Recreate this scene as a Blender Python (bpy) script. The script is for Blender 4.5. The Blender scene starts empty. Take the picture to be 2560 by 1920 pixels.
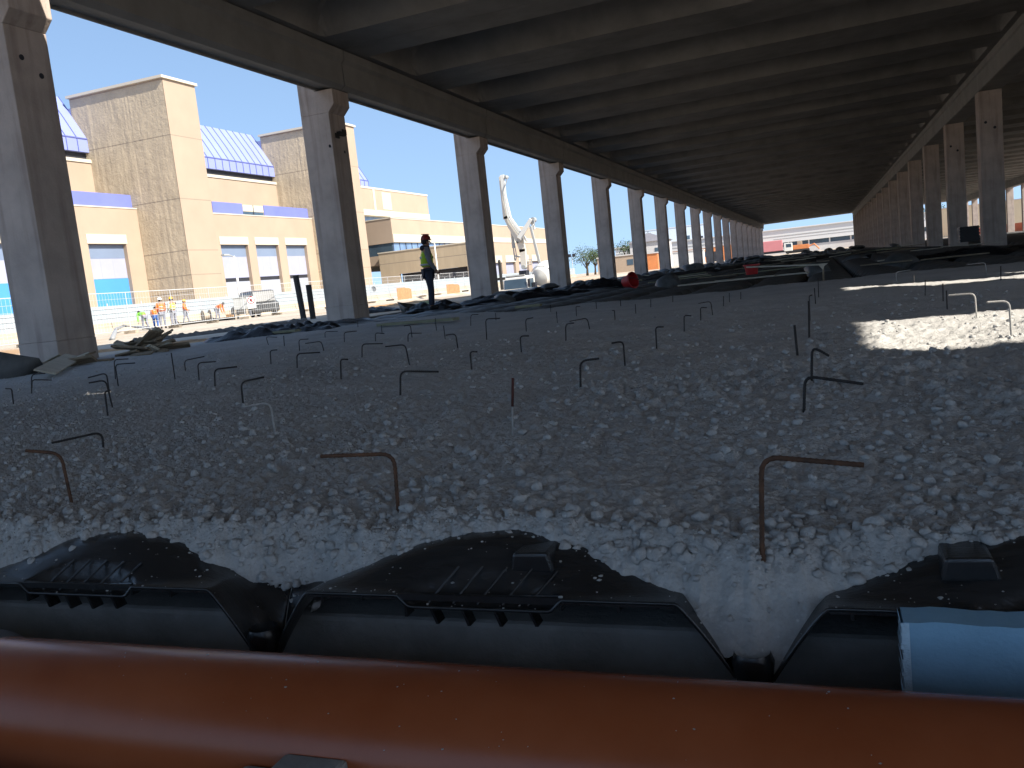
import bpy, bmesh, math, random
import numpy as np
from mathutils import Vector, Matrix, Quaternion
from mathutils import noise as mnoise

random.seed(7)
rng = np.random.default_rng(7)
SC = bpy.context.scene
COL = SC.collection
R = math.radians

# ------------------------------------------------------------------ camera
CF, CYAW, CPITCH, CROLL, CH = 2139.46, .357858, -.118945, -.106256, .5
cy, sy = math.cos(CYAW), math.sin(CYAW)
FWD = Vector((-sy * math.cos(CPITCH), cy * math.cos(CPITCH), math.sin(CPITCH)))
RT0 = Vector((cy, sy, 0)); UP0 = RT0.cross(FWD)
RT = RT0 * math.cos(CROLL) + UP0 * math.sin(CROLL)
UP = -RT0 * math.sin(CROLL) + UP0 * math.cos(CROLL)
cam = bpy.data.cameras.new("camera"); camo = bpy.data.objects.new("camera", cam); COL.objects.link(camo)
mw = Matrix((RT, UP, -FWD)).transposed().to_4x4(); mw.translation = Vector((0, 0, CH)); camo.matrix_world = mw
cam.sensor_fit = 'HORIZONTAL'; cam.sensor_width = 36.0; cam.lens = 36.0 * CF / 2560.0
cam.clip_start = .02; cam.clip_end = 9000
SC.camera = camo

# ------------------------------------------------------------------ sky, sun, exposure
SUN_EL, SUN_AZ = R(40.6), R(15)            # azimuth measured from +X towards -Y
TOSUN = Vector((math.cos(SUN_EL) * math.cos(SUN_AZ), -math.cos(SUN_EL) * math.sin(SUN_AZ), math.sin(SUN_EL)))
w = bpy.data.worlds.new("World"); SC.world = w; w.use_nodes = True
nt = w.node_tree; nt.nodes.clear()
sky = nt.nodes.new('ShaderNodeTexSky'); sky.sky_type = 'NISHITA'; sky.sun_disc = False
sky.sun_elevation = SUN_EL; sky.sun_rotation = math.atan2(TOSUN.x, TOSUN.y)
sky.altitude = 0; sky.air_density = 1.3; sky.dust_density = .6; sky.ozone_density = 1.3
bg = nt.nodes.new('ShaderNodeBackground'); bg.inputs['Strength'].default_value = .128
wo = nt.nodes.new('ShaderNodeOutputWorld')
tcw = nt.nodes.new('ShaderNodeTexCoord'); va = nt.nodes.new('ShaderNodeVectorMath'); va.operation = 'ADD'; va.inputs[1].default_value = (0, 0, .3)
vn = nt.nodes.new('ShaderNodeVectorMath'); vn.operation = 'NORMALIZE'          # lifts the lookup so the horizon samples higher, less bright sky
nt.links.new(tcw.outputs['Generated'], va.inputs[0]); nt.links.new(va.outputs[0], vn.inputs[0]); nt.links.new(vn.outputs[0], sky.inputs[0])
nt.links.new(sky.outputs[0], bg.inputs[0]); nt.links.new(bg.outputs[0], wo.inputs[0])
sl = bpy.data.lights.new("sun", 'SUN'); sl.energy = 5.0; sl.angle = R(.53); sl.color = (1, .93, .82)
so = bpy.data.objects.new("sun", sl); COL.objects.link(so); so.rotation_euler = TOSUN.to_track_quat('Z', 'Y').to_euler()
SC.view_settings.view_transform = 'Standard'; SC.view_settings.look = 'None'
SC.view_settings.exposure = 1.02; SC.view_settings.gamma = 1.0
SC.cycles.max_bounces = 10; SC.cycles.diffuse_bounces = 7; SC.cycles.use_denoising = True

# ------------------------------------------------------------------ pixel -> point (photo pixels, 2560 x 1920)
def ray(x, y): return (FWD * CF + RT * (x - 1280) - UP * (y - 960)).normalized()
def onZ(x, y, z=0.): d = ray(x, y); return Vector((0, 0, CH)) + d * ((z - CH) / d.z)
def onY(x, y, Y): d = ray(x, y); return Vector((0, 0, CH)) + d * (Y / d.y)
def onX(x, y, X): d = ray(x, y); return Vector((0, 0, CH)) + d * (X / d.x)

# ------------------------------------------------------------------ materials
MATS = {}
def mat(name, col, rough=.8, var=.25, scale=6., bump=0., bscale=40., metal=0., spec=.4, tint=None, coat=0., stretch=None, detail=6.):
    if name in MATS: return MATS[name]
    m = bpy.data.materials.new(name); m.use_nodes = True; n = m.node_tree.nodes; l = m.node_tree.links
    b = n['Principled BSDF']; b.inputs['Roughness'].default_value = rough; b.inputs['Metallic'].default_value = metal
    b.inputs['Specular IOR Level'].default_value = spec; b.inputs['Coat Weight'].default_value = coat
    tc = n.new('ShaderNodeTexCoord'); src = tc.outputs['Object']
    if stretch:
        mp = n.new('ShaderNodeMapping'); mp.inputs['Scale'].default_value = stretch; l.new(src, mp.inputs[0]); src = mp.outputs[0]
    nz = n.new('ShaderNodeTexNoise'); nz.inputs['Scale'].default_value = scale; nz.inputs['Detail'].default_value = detail; nz.inputs['Roughness'].default_value = .62
    l.new(src, nz.inputs['Vector'])
    cr = n.new('ShaderNodeValToRGB'); t = tint or col
    cr.color_ramp.elements[0].position = .28; cr.color_ramp.elements[1].position = .74
    cr.color_ramp.elements[0].color = tuple(c * (1 - var) for c in col) + (1,)
    cr.color_ramp.elements[1].color = tuple(min(1, c * (1 + var)) for c in t) + (1,)
    l.new(nz.outputs['Fac'], cr.inputs[0]); l.new(cr.outputs[0], b.inputs['Base Color'])
    if bump:
        nb = n.new('ShaderNodeTexNoise'); nb.inputs['Scale'].default_value = bscale; nb.inputs['Detail'].default_value = 8; nb.inputs['Roughness'].default_value = .65
        l.new(src, nb.inputs['Vector'])
        bp = n.new('ShaderNodeBump'); bp.inputs['Strength'].default_value = bump; bp.inputs['Distance'].default_value = .5 / bscale * 2
        l.new(nb.outputs['Fac'], bp.inputs['Height']); l.new(bp.outputs[0], b.inputs['Normal'])
    MATS[name] = m; return m

def mat_column():
    m = mat('precast concrete', (.45, .375, .325), .85, .16, 1.6, .25, 30, tint=(.48, .40, .345))
    n = m.node_tree.nodes; l = m.node_tree.links; b = n['Principled BSDF']
    # long vertical rain streaks, darker and a little reddish
    tc = n.new('ShaderNodeTexCoord'); mp = n.new('ShaderNodeMapping'); mp.inputs['Scale'].default_value = (5, 5, .35)
    l.new(tc.outputs['Object'], mp.inputs[0])
    nz = n.new('ShaderNodeTexNoise'); nz.inputs['Scale'].default_value = 1.3; nz.inputs['Detail'].default_value = 5; l.new(mp.outputs[0], nz.inputs['Vector'])
    cr = n.new('ShaderNodeValToRGB'); cr.color_ramp.elements[0].position = .5; cr.color_ramp.elements[1].position = .72
    cr.color_ramp.elements[0].color = (1, 1, 1, 1); cr.color_ramp.elements[1].color = (.72, .68, .66, 1); l.new(nz.outputs['Fac'], cr.inputs[0])
    old = b.inputs['Base Color'].links[0].from_socket
    mx = n.new('ShaderNodeMix'); mx.data_type = 'RGBA'; mx.blend_type = 'MULTIPLY'; mx.inputs[0].default_value = 1
    l.new(old, mx.inputs[6]); l.new(cr.outputs[0], mx.inputs[7]); l.new(mx.outputs[2], b.inputs['Base Color'])
    return m
M_COL = mat_column()
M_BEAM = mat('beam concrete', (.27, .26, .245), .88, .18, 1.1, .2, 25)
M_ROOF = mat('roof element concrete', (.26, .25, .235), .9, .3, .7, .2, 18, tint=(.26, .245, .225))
M_KERB = mat('footing concrete', (.25, .25, .24), .9, .3, 5, .35, 60)
M_LEAN = mat('lean concrete floor', (.26, .26, .25), .95, .3, 3, .4, 40)
M_BLACK = mat('black polypropylene', (.021, .0215, .0225), .21, .45, 7, .10, 40, spec=.6, stretch=(1, 5, 1))
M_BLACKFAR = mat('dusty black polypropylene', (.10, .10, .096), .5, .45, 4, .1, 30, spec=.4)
M_SHEET = mat('black plastic sheet', (.012, .012, .014), .38, .3, 7, .3, 9, spec=.5)
M_PIPE = mat('orange brown pipe', (.31, .07, .02), .27, .1, 5, .04, 90, spec=.5, tint=(.32, .085, .03))
M_RUBBER = mat('grey rubber', (.06, .062, .066), .5, .2, 20)
M_GREYPVC = mat('grey plastic', (.25, .26, .27), .45, .15, 12)
M_FOAM = mat('blue foam board', (.22, .40, .55), .8, .06, 14, .25, 120, tint=(.23, .41, .56))
M_FOAMCUT = mat('cut foam edge', (.5, .68, .8), .9, .12, 60, .8, 160)
M_REBAR = mat('rusty rebar', (.045, .034, .028), .75, .4, 22, .6, 260, tint=(.13, .06, .03))
M_REBARD = mat('dark rebar', (.028, .025, .024), .7, .35, 40, .5, 200)
M_REBARP = mat('cement and painted sun rebar', (.34, .33, .31), .85, .3, 40, .5, 200)  # pale tone is cement splash, and painted sunlight on a far hook
M_WOOD = mat('scrap timber', (.20, .15, .095), .85, .35, 5, .4, 25, stretch=(1, 6, 6), tint=(.27, .21, .14))
M_WOODP = mat('pale plywood', (.50, .45, .35), .85, .15, 5, .2, 25)
M_STEELP = mat('galvanised tube', (.5, .51, .52), .5, .12, 14, metal=.0)
M_POST = mat('dark steel post', (.035, .033, .03), .7, .3, 10)
M_CREAM = mat('cream render', (.345, .268, .20), .9, .07, .25, .05, 8)
M_ROUGH = mat('rough split concrete', (.40, .335, .245), .95, .12, .5, .3, 5, tint=(.42, .35, .25))
M_CREAMW = mat('ribbed cream wall', (.40, .325, .225), .9, .08, .6, .2, 5, stretch=(3, 3, .5))
M_WHITE = mat('white trim', (.50, .455, .37), .8, .04, .5)
M_PURPLE = mat('violet blue panel', (.135, .16, .45), .5, .10, .3)
M_BLUEROOF = mat('blue seamed metal', (.22, .26, .53), .45, .06, .3)
M_DOOR = mat('pale lilac shutter', (.30, .315, .42), .6, .04, .4)
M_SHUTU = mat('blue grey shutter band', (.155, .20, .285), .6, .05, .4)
M_DOORB = mat('bright blue shutter', (.06, .24, .60), .5, .05, .4)
M_DOORL = mat('light grey panel', (.30, .32, .37), .6, .08, .5)
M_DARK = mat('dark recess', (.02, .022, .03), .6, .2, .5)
M_GLASS = mat('tinted glazing', (.05, .08, .11), .12, .3, .4, spec=.6)
M_GLASSB = mat('blue glazing', (.13, .20, .33), .15, .25, .6, spec=.6)
M_SKIN = mat('skin', (.30, .16, .10), .6, .05, 20)
M_FACE = mat('dark eye', (.02, .015, .012), .4, .05, 20)
M_DENIM = mat('dark blue trousers', (.03, .038, .06), .9, .25, 20, .3, 60)
M_GREYT = mat('grey trousers', (.20, .21, .25), .9, .2, 20)
M_GREYS = mat('grey sweatshirt', (.20, .20, .215), .95, .12, 20, .2, 60)
M_HIVIS = mat('lime safety vest', (.42, .62, .03), .7, .08, 20)
M_HIVISY = mat('yellow safety vest', (.66, .70, .05), .7, .08, 20)
M_GREENV = mat('green safety vest', (.20, .62, .05), .7, .08, 20)
M_ORANGE = mat('orange safety vest', (.80, .16, .02), .7, .08, 20)
M_REFL = mat('reflective tape', (.42, .43, .42), .4, .05, 30)
M_BOOT = mat('dark boot', (.015, .014, .013), .7, .2, 20)
M_REDH = mat('dark red helmet', (.22, .015, .012), .4, .1, 20)
M_YELH = mat('yellow helmet', (.75, .38, .02), .4, .06, 20)
M_WHIH = mat('white helmet', (.78, .78, .76), .4, .04, 20)
M_HAIR = mat('dark hair', (.012, .010, .009), .7, .2, 40)
M_BLUET = mat('blue jeans', (.05, .12, .34), .9, .2, 20)
M_REDB = mat('red plastic bucket', (.42, .02, .02), .45, .12, 15)
M_HOARD = mat('white hoarding sheet', (.29, .335, .365), .6, .05, .6)
M_BARR = mat('concrete barrier', (.36, .305, .235), .9, .15, .8, .2, 14)
M_ORNET = mat('orange barrier net', (.78, .20, .10), .8, .2, 6)
M_TRUCKW = mat('white truck paint', (.66, .65, .60), .35, .05, 1, coat=.3)
M_BOOM = mat('boom paint beige', (.58, .55, .48), .5, .08, .8)
M_CARG = mat('silver car paint', (.055, .058, .06), .35, .06, 1, coat=.4)
M_TYRE = mat('tyre rubber', (.018, .018, .019), .85, .2, 20)
M_LEAF = mat('tree foliage', (.055, .085, .035), .8, .45, 3)
M_BARK = mat('tree bark', (.10, .075, .05), .95, .3, 8)
M_REDT = mat('red truck body', (.52, .20, .21), .45, .05, 1)  # red paled so that its colour carries the distance haze
M_ORC = mat('orange container', (.55, .20, .07), .6, .15, .8)
M_TILE = mat('terracotta roof', (.32, .16, .10), .85, .2, 1.5)
M_STUCCO = mat('grey stucco', (.50, .49, .48), .9, .08, .5)
M_FARW = mat('white hall cladding', (.58, .58, .57), .6, .03, .2)
M_SIGNW = mat('sign white', (.82, .82, .80), .5, .02, 5)
M_SIGNR = mat('sign red', (.55, .03, .03), .5, .04, 5)
M_CABIN = mat('cabinet grey', (.34, .35, .34), .6, .06, 2)
M_CARD = mat('cardboard', (.46, .27, .12), .9, .12, 4)

def mat_gravel():
    m = bpy.data.materials.new('lightweight concrete fill'); m.use_nodes = True; n = m.node_tree.nodes; l = m.node_tree.links
    b = n['Principled BSDF']; b.inputs['Roughness'].default_value = .93; b.inputs['Specular IOR Level'].default_value = .25
    tc = n.new('ShaderNodeTexCoord')
    def nz(s, d=6, r=.6):
        x = n.new('ShaderNodeTexNoise'); x.inputs['Scale'].default_value = s; x.inputs['Detail'].default_value = d; x.inputs['Roughness'].default_value = r
        l.new(tc.outputs['Object'], x.inputs['Vector']); return x.outputs['Fac']
    def ramp(f, a, bb, ca, cb):
        c = n.new('ShaderNodeValToRGB'); c.color_ramp.elements[0].position = a; c.color_ramp.elements[1].position = bb
        c.color_ramp.elements[0].color = ca + (1,); c.color_ramp.elements[1].color = cb + (1,); l.new(f, c.inputs[0]); return c.outputs[0]
    big = ramp(nz(1.6, 5), .35, .7, (.46, .452, .438), (.56, .55, .53))
    fine = ramp(nz(55, 8, .7), .33, .68, (.78, .78, .78), (1.0, 1.0, 1.0))
    mx = n.new('ShaderNodeMix'); mx.data_type = 'RGBA'; mx.blend_type = 'MULTIPLY'; mx.inputs[0].default_value = 1
    l.new(big, mx.inputs[6]); l.new(fine, mx.inputs[7])
    # pale fresh crumbs
    vo = n.new('ShaderNodeTexVoronoi'); vo.inputs['Scale'].default_value = 70; l.new(tc.outputs['Object'], vo.inputs['Vector'])
    sp = ramp(vo.outputs['Distance'], .10, .24, (1, 1, 1), (0, 0, 0))
    gate = ramp(nz(20, 3), .55, .62, (0, 0, 0), (1, 1, 1))
    mm = n.new('ShaderNodeMath'); mm.operation = 'MULTIPLY'; l.new(sp, mm.inputs[0]); l.new(gate, mm.inputs[1])
    mx2 = n.new('ShaderNodeMix'); mx2.data_type = 'RGBA'; l.new(mm.outputs[0], mx2.inputs[0]); l.new(mx.outputs[2], mx2.inputs[6]); mx2.inputs[7].default_value = (.62, .61, .59, 1)
    l.new(mx2.outputs[2], b.inputs['Base Color'])
    ad = n.new('ShaderNodeMath'); ad.operation = 'ADD'; l.new(nz(95, 8, .7), ad.inputs[0])
    v2 = n.new('ShaderNodeTexVoronoi'); v2.inputs['Scale'].default_value = 120; l.new(tc.outputs['Object'], v2.inputs['Vector'])
    ml = n.new('ShaderNodeMath'); ml.operation = 'MULTIPLY'; ml.inputs[1].default_value = -.5; l.new(v2.outputs['Distance'], ml.inputs[0]); l.new(ml.outputs[0], ad.inputs[1])
    bp = n.new('ShaderNodeBump'); bp.inputs['Strength'].default_value = .7; bp.inputs['Distance'].default_value = .007
    l.new(ad.outputs[0], bp.inputs['Height']); l.new(bp.outputs[0], b.inputs['Normal'])
    MATS['gravel'] = m; return m
M_GRAVEL = mat_gravel()

def mat_ground():
    m = mat('dusty site ground', (.42, .36, .285), .95, .2, .35, .5, 6, tint=(.46, .405, .33))
    n = m.node_tree.nodes; l = m.node_tree.links; b = n['Principled BSDF']
    tc = n.new('ShaderNodeTexCoord'); nz = n.new('ShaderNodeTexNoise'); nz.inputs['Scale'].default_value = .09; nz.inputs['Detail'].default_value = 7
    l.new(tc.outputs['Object'], nz.inputs['Vector'])
    cr = n.new('ShaderNodeValToRGB'); cr.color_ramp.elements[0].position = .5; cr.color_ramp.elements[1].position = .62
    cr.color_ramp.elements[0].color = (0, 0, 0, 1); cr.color_ramp.elements[1].color = (1, 1, 1, 1); l.new(nz.outputs['Fac'], cr.inputs[0])
    old = b.inputs['Base Color'].links[0].from_socket
    mx = n.new('ShaderNodeMix'); mx.data_type = 'RGBA'; l.new(cr.outputs[0], mx.inputs[0]); l.new(old, mx.inputs[6]); mx.inputs[7].default_value = (.38, .24, .13, 1)
    l.new(mx.outputs[2], b.inputs['Base Color']); return m
M_GROUND = mat_ground()

# ------------------------------------------------------------------ mesh helpers
class MB:
    def __init__(s): s.v = []; s.f = []; s.m = []
    def add(s, vs, fs, mi=0):
        o = len(s.v); s.v += [tuple(v) for v in vs]; s.f += [tuple(i + o for i in f) for f in fs]; s.m += [mi] * len(fs); return s
    def box(s, a, b, mi=0, M=None):
        x0, y0, z0 = a; x1, y1, z1 = b
        vs = [(x0, y0, z0), (x1, y0, z0), (x1, y1, z0), (x0, y1, z0), (x0, y0, z1), (x1, y0, z1), (x1, y1, z1), (x0, y1, z1)]
        if M is not None: vs = [M @ Vector(v) for v in vs]
        return s.add(vs, [(0, 3, 2, 1), (4, 5, 6, 7), (0, 1, 5, 4), (1, 2, 6, 5), (2, 3, 7, 6), (3, 0, 4, 7)], mi)
    def prism(s, poly, axis, a, b, mi=0):       # poly: 2-D points in the two other axes (cyclic order x,y,z)
        def P(p, t):
            if axis == 'y': return (p[0], t, p[1])
            if axis == 'x': return (t, p[0], p[1])
            return (p[0], p[1], t)
        n = len(poly); vs = [P(p, a) for p in poly] + [P(p, b) for p in poly]
        fs = [tuple(range(n)), tuple(range(2 * n - 1, n - 1, -1))] + [(i, i + n, (i + 1) % n + n, (i + 1) % n) for i in range(n)]
        return s.add(vs, fs, mi)
    def tube(s, pts, rad, n=8, mi=0, caps=True):
        pts = [Vector(p) for p in pts]; k = len(pts); rad = rad if isinstance(rad, (list, tuple)) else [rad] * k
        rings = []; prev = None
        for i, p in enumerate(pts):
            t = (pts[min(i + 1, k - 1)] - pts[max(i - 1, 0)]).normalized()
            if prev is None:
                a = Vector((0, 0, 1)) if abs(t.z) < .9 else Vector((1, 0, 0)); u = t.cross(a).normalized()
            else: u = (prev - t * prev.dot(t)).normalized()
            prev = u; v = t.cross(u)
            rings.append([p + (u * math.cos(2 * math.pi * j / n) + v * math.sin(2 * math.pi * j / n)) * rad[i] for j in range(n)])
        vs = [q for r_ in rings for q in r_]; fs = []
        for i in range(k - 1):
            for j in range(n):
                a = i * n + j; b = i * n + (j + 1) % n; fs.append((a, b, b + n, a + n))
        if caps: fs += [tuple(range(n - 1, -1, -1)), tuple(range((k - 1) * n, k * n))]
        return s.add(vs, fs, mi)
    def lathe(s, prof, c=(0, 0, 0), n=20, M=None, mi=0):    # profile of (radius, z)
        vs = []; k = len(prof)
        for r_, z in prof:
            for j in range(n):
                v = Vector((r_ * math.cos(2 * math.pi * j / n), r_ * math.sin(2 * math.pi * j / n), z))
                v = (M @ v) if M is not None else v
                vs.append(v + Vector(c))
        fs = [(i * n + j, i * n + (j + 1) % n, (i + 1) * n + (j + 1) % n, (i + 1) * n + j) for i in range(k - 1) for j in range(n)]
        fs += [tuple(range(n - 1, -1, -1)), tuple(range((k - 1) * n, k * n))]
        return s.add(vs, fs, mi)
    def ball(s, c, r_, n=10, sc=(1, 1, 1), mi=0):
        prof = [(max(1e-4, math.sin(math.pi * i / n)), -math.cos(math.pi * i / n)) for i in range(n + 1)]
        return s.lathe(prof, c, n * 2, Matrix.Diagonal((r_ * sc[0], r_ * sc[1], r_ * sc[2])), mi)
    def build(s, name, m, parent=None, smooth=False, origin=None, bevel=0, recalc=True):
        me = bpy.data.meshes.new(name)
        vs = s.v if origin is None else [(v[0] - origin[0], v[1] - origin[1], v[2] - origin[2]) for v in s.v]
        me.from_pydata([tuple(v) for v in vs], [], s.f)
        for mm in (m if isinstance(m, (list, tuple)) else [m]): me.materials.append(mm)
        if any(s.m): me.polygons.foreach_set('material_index', s.m)
        if recalc:
            bm = bmesh.new(); bm.from_mesh(me); bmesh.ops.recalc_face_normals(bm, faces=bm.faces); bm.to_mesh(me); bm.free()
        if smooth: me.polygons.foreach_set('use_smooth', [True] * len(me.polygons))
        o = bpy.data.objects.new(name, me); COL.objects.link(o)
        if origin is not None: o.location = origin
        if parent: o.parent = parent
        if bevel:
            bv = o.modifiers.new('b', 'BEVEL'); bv.width = bevel; bv.segments = 2; bv.limit_method = 'ANGLE'
        return o

def tag(o, label=None, cat=None, group=None, kind=None):
    if label: o['label'] = label
    if cat: o['category'] = cat
    if group: o['group'] = group
    if kind: o['kind'] = kind
    return o
def empty(name, loc=(0, 0, 0), rz=0.):
    o = bpy.data.objects.new(name, None); COL.objects.link(o); o.location = loc; o.rotation_euler = (0, 0, rz); o.empty_display_size = .3; return o
def copy_tree(o, parent=None):
    c = o.copy(); COL.objects.link(c)
    if parent: c.parent = parent
    for ch in list(o.children): copy_tree(ch, c)
    return c
def smoothed(o, angle=40):
    o.data.polygons.foreach_set('use_smooth', [True] * len(o.data.polygons))
    es = o.modifiers.new('es', 'EDGE_SPLIT'); es.split_angle = R(angle); return o

# ------------------------------------------------------------------ numpy noise
def hsh(ix, iy, k=0):
    h = (ix.astype(np.int64) * 374761393 + iy.astype(np.int64) * 668265263 + k * 974634777) & 0xffffffff
    h = ((h ^ (h >> 13)) * 1274126177) & 0xffffffff
    return ((h ^ (h >> 16)) & 0xffffff) / float(0xffffff)
def vnoise(x, y, k=0):
    ix = np.floor(x); iy = np.floor(y); fx = x - ix; fy = y - iy; fx = fx * fx * (3 - 2 * fx); fy = fy * fy * (3 - 2 * fy)
    a = hsh(ix, iy, k); b = hsh(ix + 1, iy, k); c = hsh(ix, iy + 1, k); d = hsh(ix + 1, iy + 1, k)
    return (a * (1 - fx) + b * fx) * (1 - fy) + (c * (1 - fx) + d * fx) * fy
def fbm(x, y, o=4, k=0):
    s = 0; a = .5; t = 0
    for i in range(o): s = s + a * vnoise(x * 2 ** i, y * 2 ** i, k + i * 7); t += a; a *= .5
    return s / t
def lumps(x, y, cell, k, density=.6):           # rounded stones of random size, height 0..1
    x = x / cell; y = y / cell; ix = np.floor(x); iy = np.floor(y); best = np.zeros_like(x)
    for dx in (-1, 0, 1):
        for dy in (-1, 0, 1):
            cx = ix + dx; cyy = iy + dy
            px = cx + hsh(cx, cyy, k); py = cyy + hsh(cx, cyy, k + 1); rr = .25 + .55 * hsh(cx, cyy, k + 2)
            on = hsh(cx, cyy, k + 3) < density
            d2 = ((x - px) ** 2 + (y - py) ** 2) / rr ** 2
            h = np.where(on & (d2 < 1), np.sqrt(np.maximum(0, 1 - d2)) * rr, 0); best = np.maximum(best, h)
    return best

# ------------------------------------------------------------------ ground with the sunken hall floor
PX0, PX1, PY0, PY1, GZ, PZ = -11.9, 24.2, -14.0, 173.0, -.06, -.33
g = MB(); B = 4000.
YX, YY, YW, YL, YD = -27.5, 79.0, 12.0, 22.0, 2.0          # sunken yard outside the third bay
def ground_z(x, y): return GZ - YD * min(1., max(0., 1.9 - 1.9 * max(abs(x - YX) / YW, abs(y - YY) / YL) ** 1.5))
gx = [YX - YW * 1.02 + YW * 2.04 * i / 24 for i in range(25)]; gy = [YY - YL * 1.02 + YL * 2.04 * i / 30 for i in range(31)]
for j in range(31):
    for i in range(25): g.v.append((gx[i], gy[j], ground_z(gx[i], gy[j]) if 0 < i < 24 and 0 < j < 30 else GZ))
for j in range(30):
    for i in range(24): q = j * 25 + i; g.f.append((q, q + 1, q + 26, q + 25)); g.m.append(0)
for (a, b, c, d) in ((-B, -B, B, PY0), (-B, PY1, B, B), (-B, PY0, gx[0], PY1), (gx[0], PY0, PX0, gy[0]), (gx[0], gy[-1], PX0, PY1), (gx[-1], gy[0], PX0, gy[-1]), (PX1, PY0, B, PY1)):
    g.add([(a, b, GZ), (c, b, GZ), (c, d, GZ), (a, d, GZ)], [(0, 1, 2, 3)])
g.add([(PX0, PY0, PZ), (PX1, PY0, PZ), (PX1, PY1, PZ), (PX0, PY1, PZ)], [(0, 1, 2, 3)], 1)
for a, b in (((PX0, PY0), (PX1, PY0)), ((PX1, PY0), (PX1, PY1)), ((PX1, PY1), (PX0, PY1)), ((PX0, PY1), (PX0, PY0))):
    g.add([(a[0], a[1], PZ), (b[0], b[1], PZ), (b[0], b[1], GZ), (a[0], a[1], GZ)], [(0, 1, 2, 3)], 1)
tag(g.build('ground', [M_GROUND, M_LEAN], recalc=False), kind='structure')

# ------------------------------------------------------------------ the hall
hall = empty('concrete_hall', (0, 0, 0))
tag(hall, 'long unfinished precast concrete hall with ribbed roof on two rows of columns', 'hall')
LX0, LX1, CW = -11.10, -10.35, .72        # left column faces, depth along Y
LB, LT = 5.26, 6.14                        # left beam bottom, top
RX0, RX1, RB, RTOP = 5.68, 6.44, 5.54, 6.38
left_ys = [-8.4, .5, 9.31] + [8.667 + 9 * n for n in range(1, 19)]
right_ys = [36.4 + 8.98 * n for n in range(-5, 16)]
BR, CBR = LB, LB
cm = MB(); w2 = CW
cm.box((LX0, 0, PZ), (LX1, CW, .34)); s_ = .004
cm.box((LX0 + s_, s_, .34), (LX1 - s_, CW - s_, 4.75))
poly = [(LX0 + s_, 4.75), (LX1 - s_, 4.75), (-10.19, 4.92), (-10.19, LB - .003), (-10.66, LB - .003), (-10.66, 6.1), (LX0 + s_, 6.1)]
cm.prism(poly, 'y', s_, CW - s_)
col0 = None
for y in left_ys:
    if col0 is None: col0 = cm.build('column', M_COL, hall, bevel=.012); o = col0
    else: o = col0.copy(); COL.objects.link(o)
    o.location = (0, y, 0)
    if abs(y - 9.31) < .01: colA = o
    if abs(y - 17.667) < .01: colB = o
rm = MB(); rm.box((RX0, 0, PZ), (RX1, CW, RB - .003))
rc0 = None
for X in (0, 16.8):
    for y in right_ys:
        if rc0 is None: rc0 = rm.build('column', M_COL, hall, bevel=.012); o = rc0
        else: o = rc0.copy(); COL.objects.link(o)
        o.location = (X, y, 0)
        if X == 16.8 and y < 60: q4 = o.copy(); COL.objects.link(q4); q4.location = (33.6, y, 0)  # unseen fourth row, added to cut the light from the right
        if X == 0 and abs(y - 36.4) < .1: colR = o
        if X == 0 and abs(y - 45.38) < .1: colR2 = o
# anchor holes in the column faces
def hole(parent, c, axis, r_=.035):
    mb = MB(); M = Matrix.Rotation(R(90), 4, 'Y' if axis == 'x' else 'X').to_3x3()
    mb.lathe([(r_, -.012), (r_, .004), (r_ * .8, .004)], c, 12, M)
    return mb.build('anchor_hole', M_DARK, parent)
for px in ((54, 143), (104, 190)):
    p = onX(px[0], px[1], LX1); hole(colA, (LX1, p.y - 9.31, p.z), 'x', .04)
for px in ((825, 365), (862, 380)):
    p = onX(px[0], px[1], LX1); hole(colB, (LX1, p.y - 17.667, p.z), 'x', .035)
for cc, pts in ((colR, ((2464, 306), (2487, 318))), (colR2, ((2377, 366), (2394, 376)))):
    for px in pts:
        p = onY(px[0], px[1], cc.location.y); hole(cc, (p.x, 0, p.z), 'y', .05)
# steel bracket left on the second column
bk = MB(); p = onX(848, 333, LX1); yb = p.y - 17.667
bk.box((LX1, yb - .12, p.z - .06), (LX1 + .09, yb + .16, p.z + .02)); bk.box((LX1 + .02, yb + .1, p.z - .02), (LX1 + .05, yb + .26, p.z + .1))
bk.box((LX1, yb - .2, p.z - .13), (LX1 + .03, yb - .05, p.z - .02)); bk.build('steel_bracket', M_POST, colB)

lprof = [(-10.62, LB), (-10.57, LB), (-10.56, LB + .05), (-10.24, LB + .05), (-10.23, LB), (-10.15, LB), (-10.05, LB + .085), (-10.05, 5.84), (-9.98, 5.92), (-9.98, LT - .015), (-10.62, LT - .015)]
rprof = [(RX0 + .03, RB), (RX1 + .02, RB), (RX1 + .02, RTOP), (RX0 - .05, RTOP), (RX0 - .05, 6.17), (RX0 - .0, 6.13), (RX0 - .0, RB + .03)]
def beams(prof, ys, dx=0):
    for i, y in enumerate(ys):
        y1 = ys[i + 1] if i + 1 < len(ys) else y + CW - CW / 2 + .36
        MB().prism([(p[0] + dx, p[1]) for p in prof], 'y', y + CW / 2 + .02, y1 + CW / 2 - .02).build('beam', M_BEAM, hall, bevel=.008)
beams(lprof, left_ys); beams(rprof, right_ys); beams(rprof, right_ys, 16.8); beams(rprof, [y for y in right_ys if y < 60], 33.6)  # last run tops the unseen added row

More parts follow.
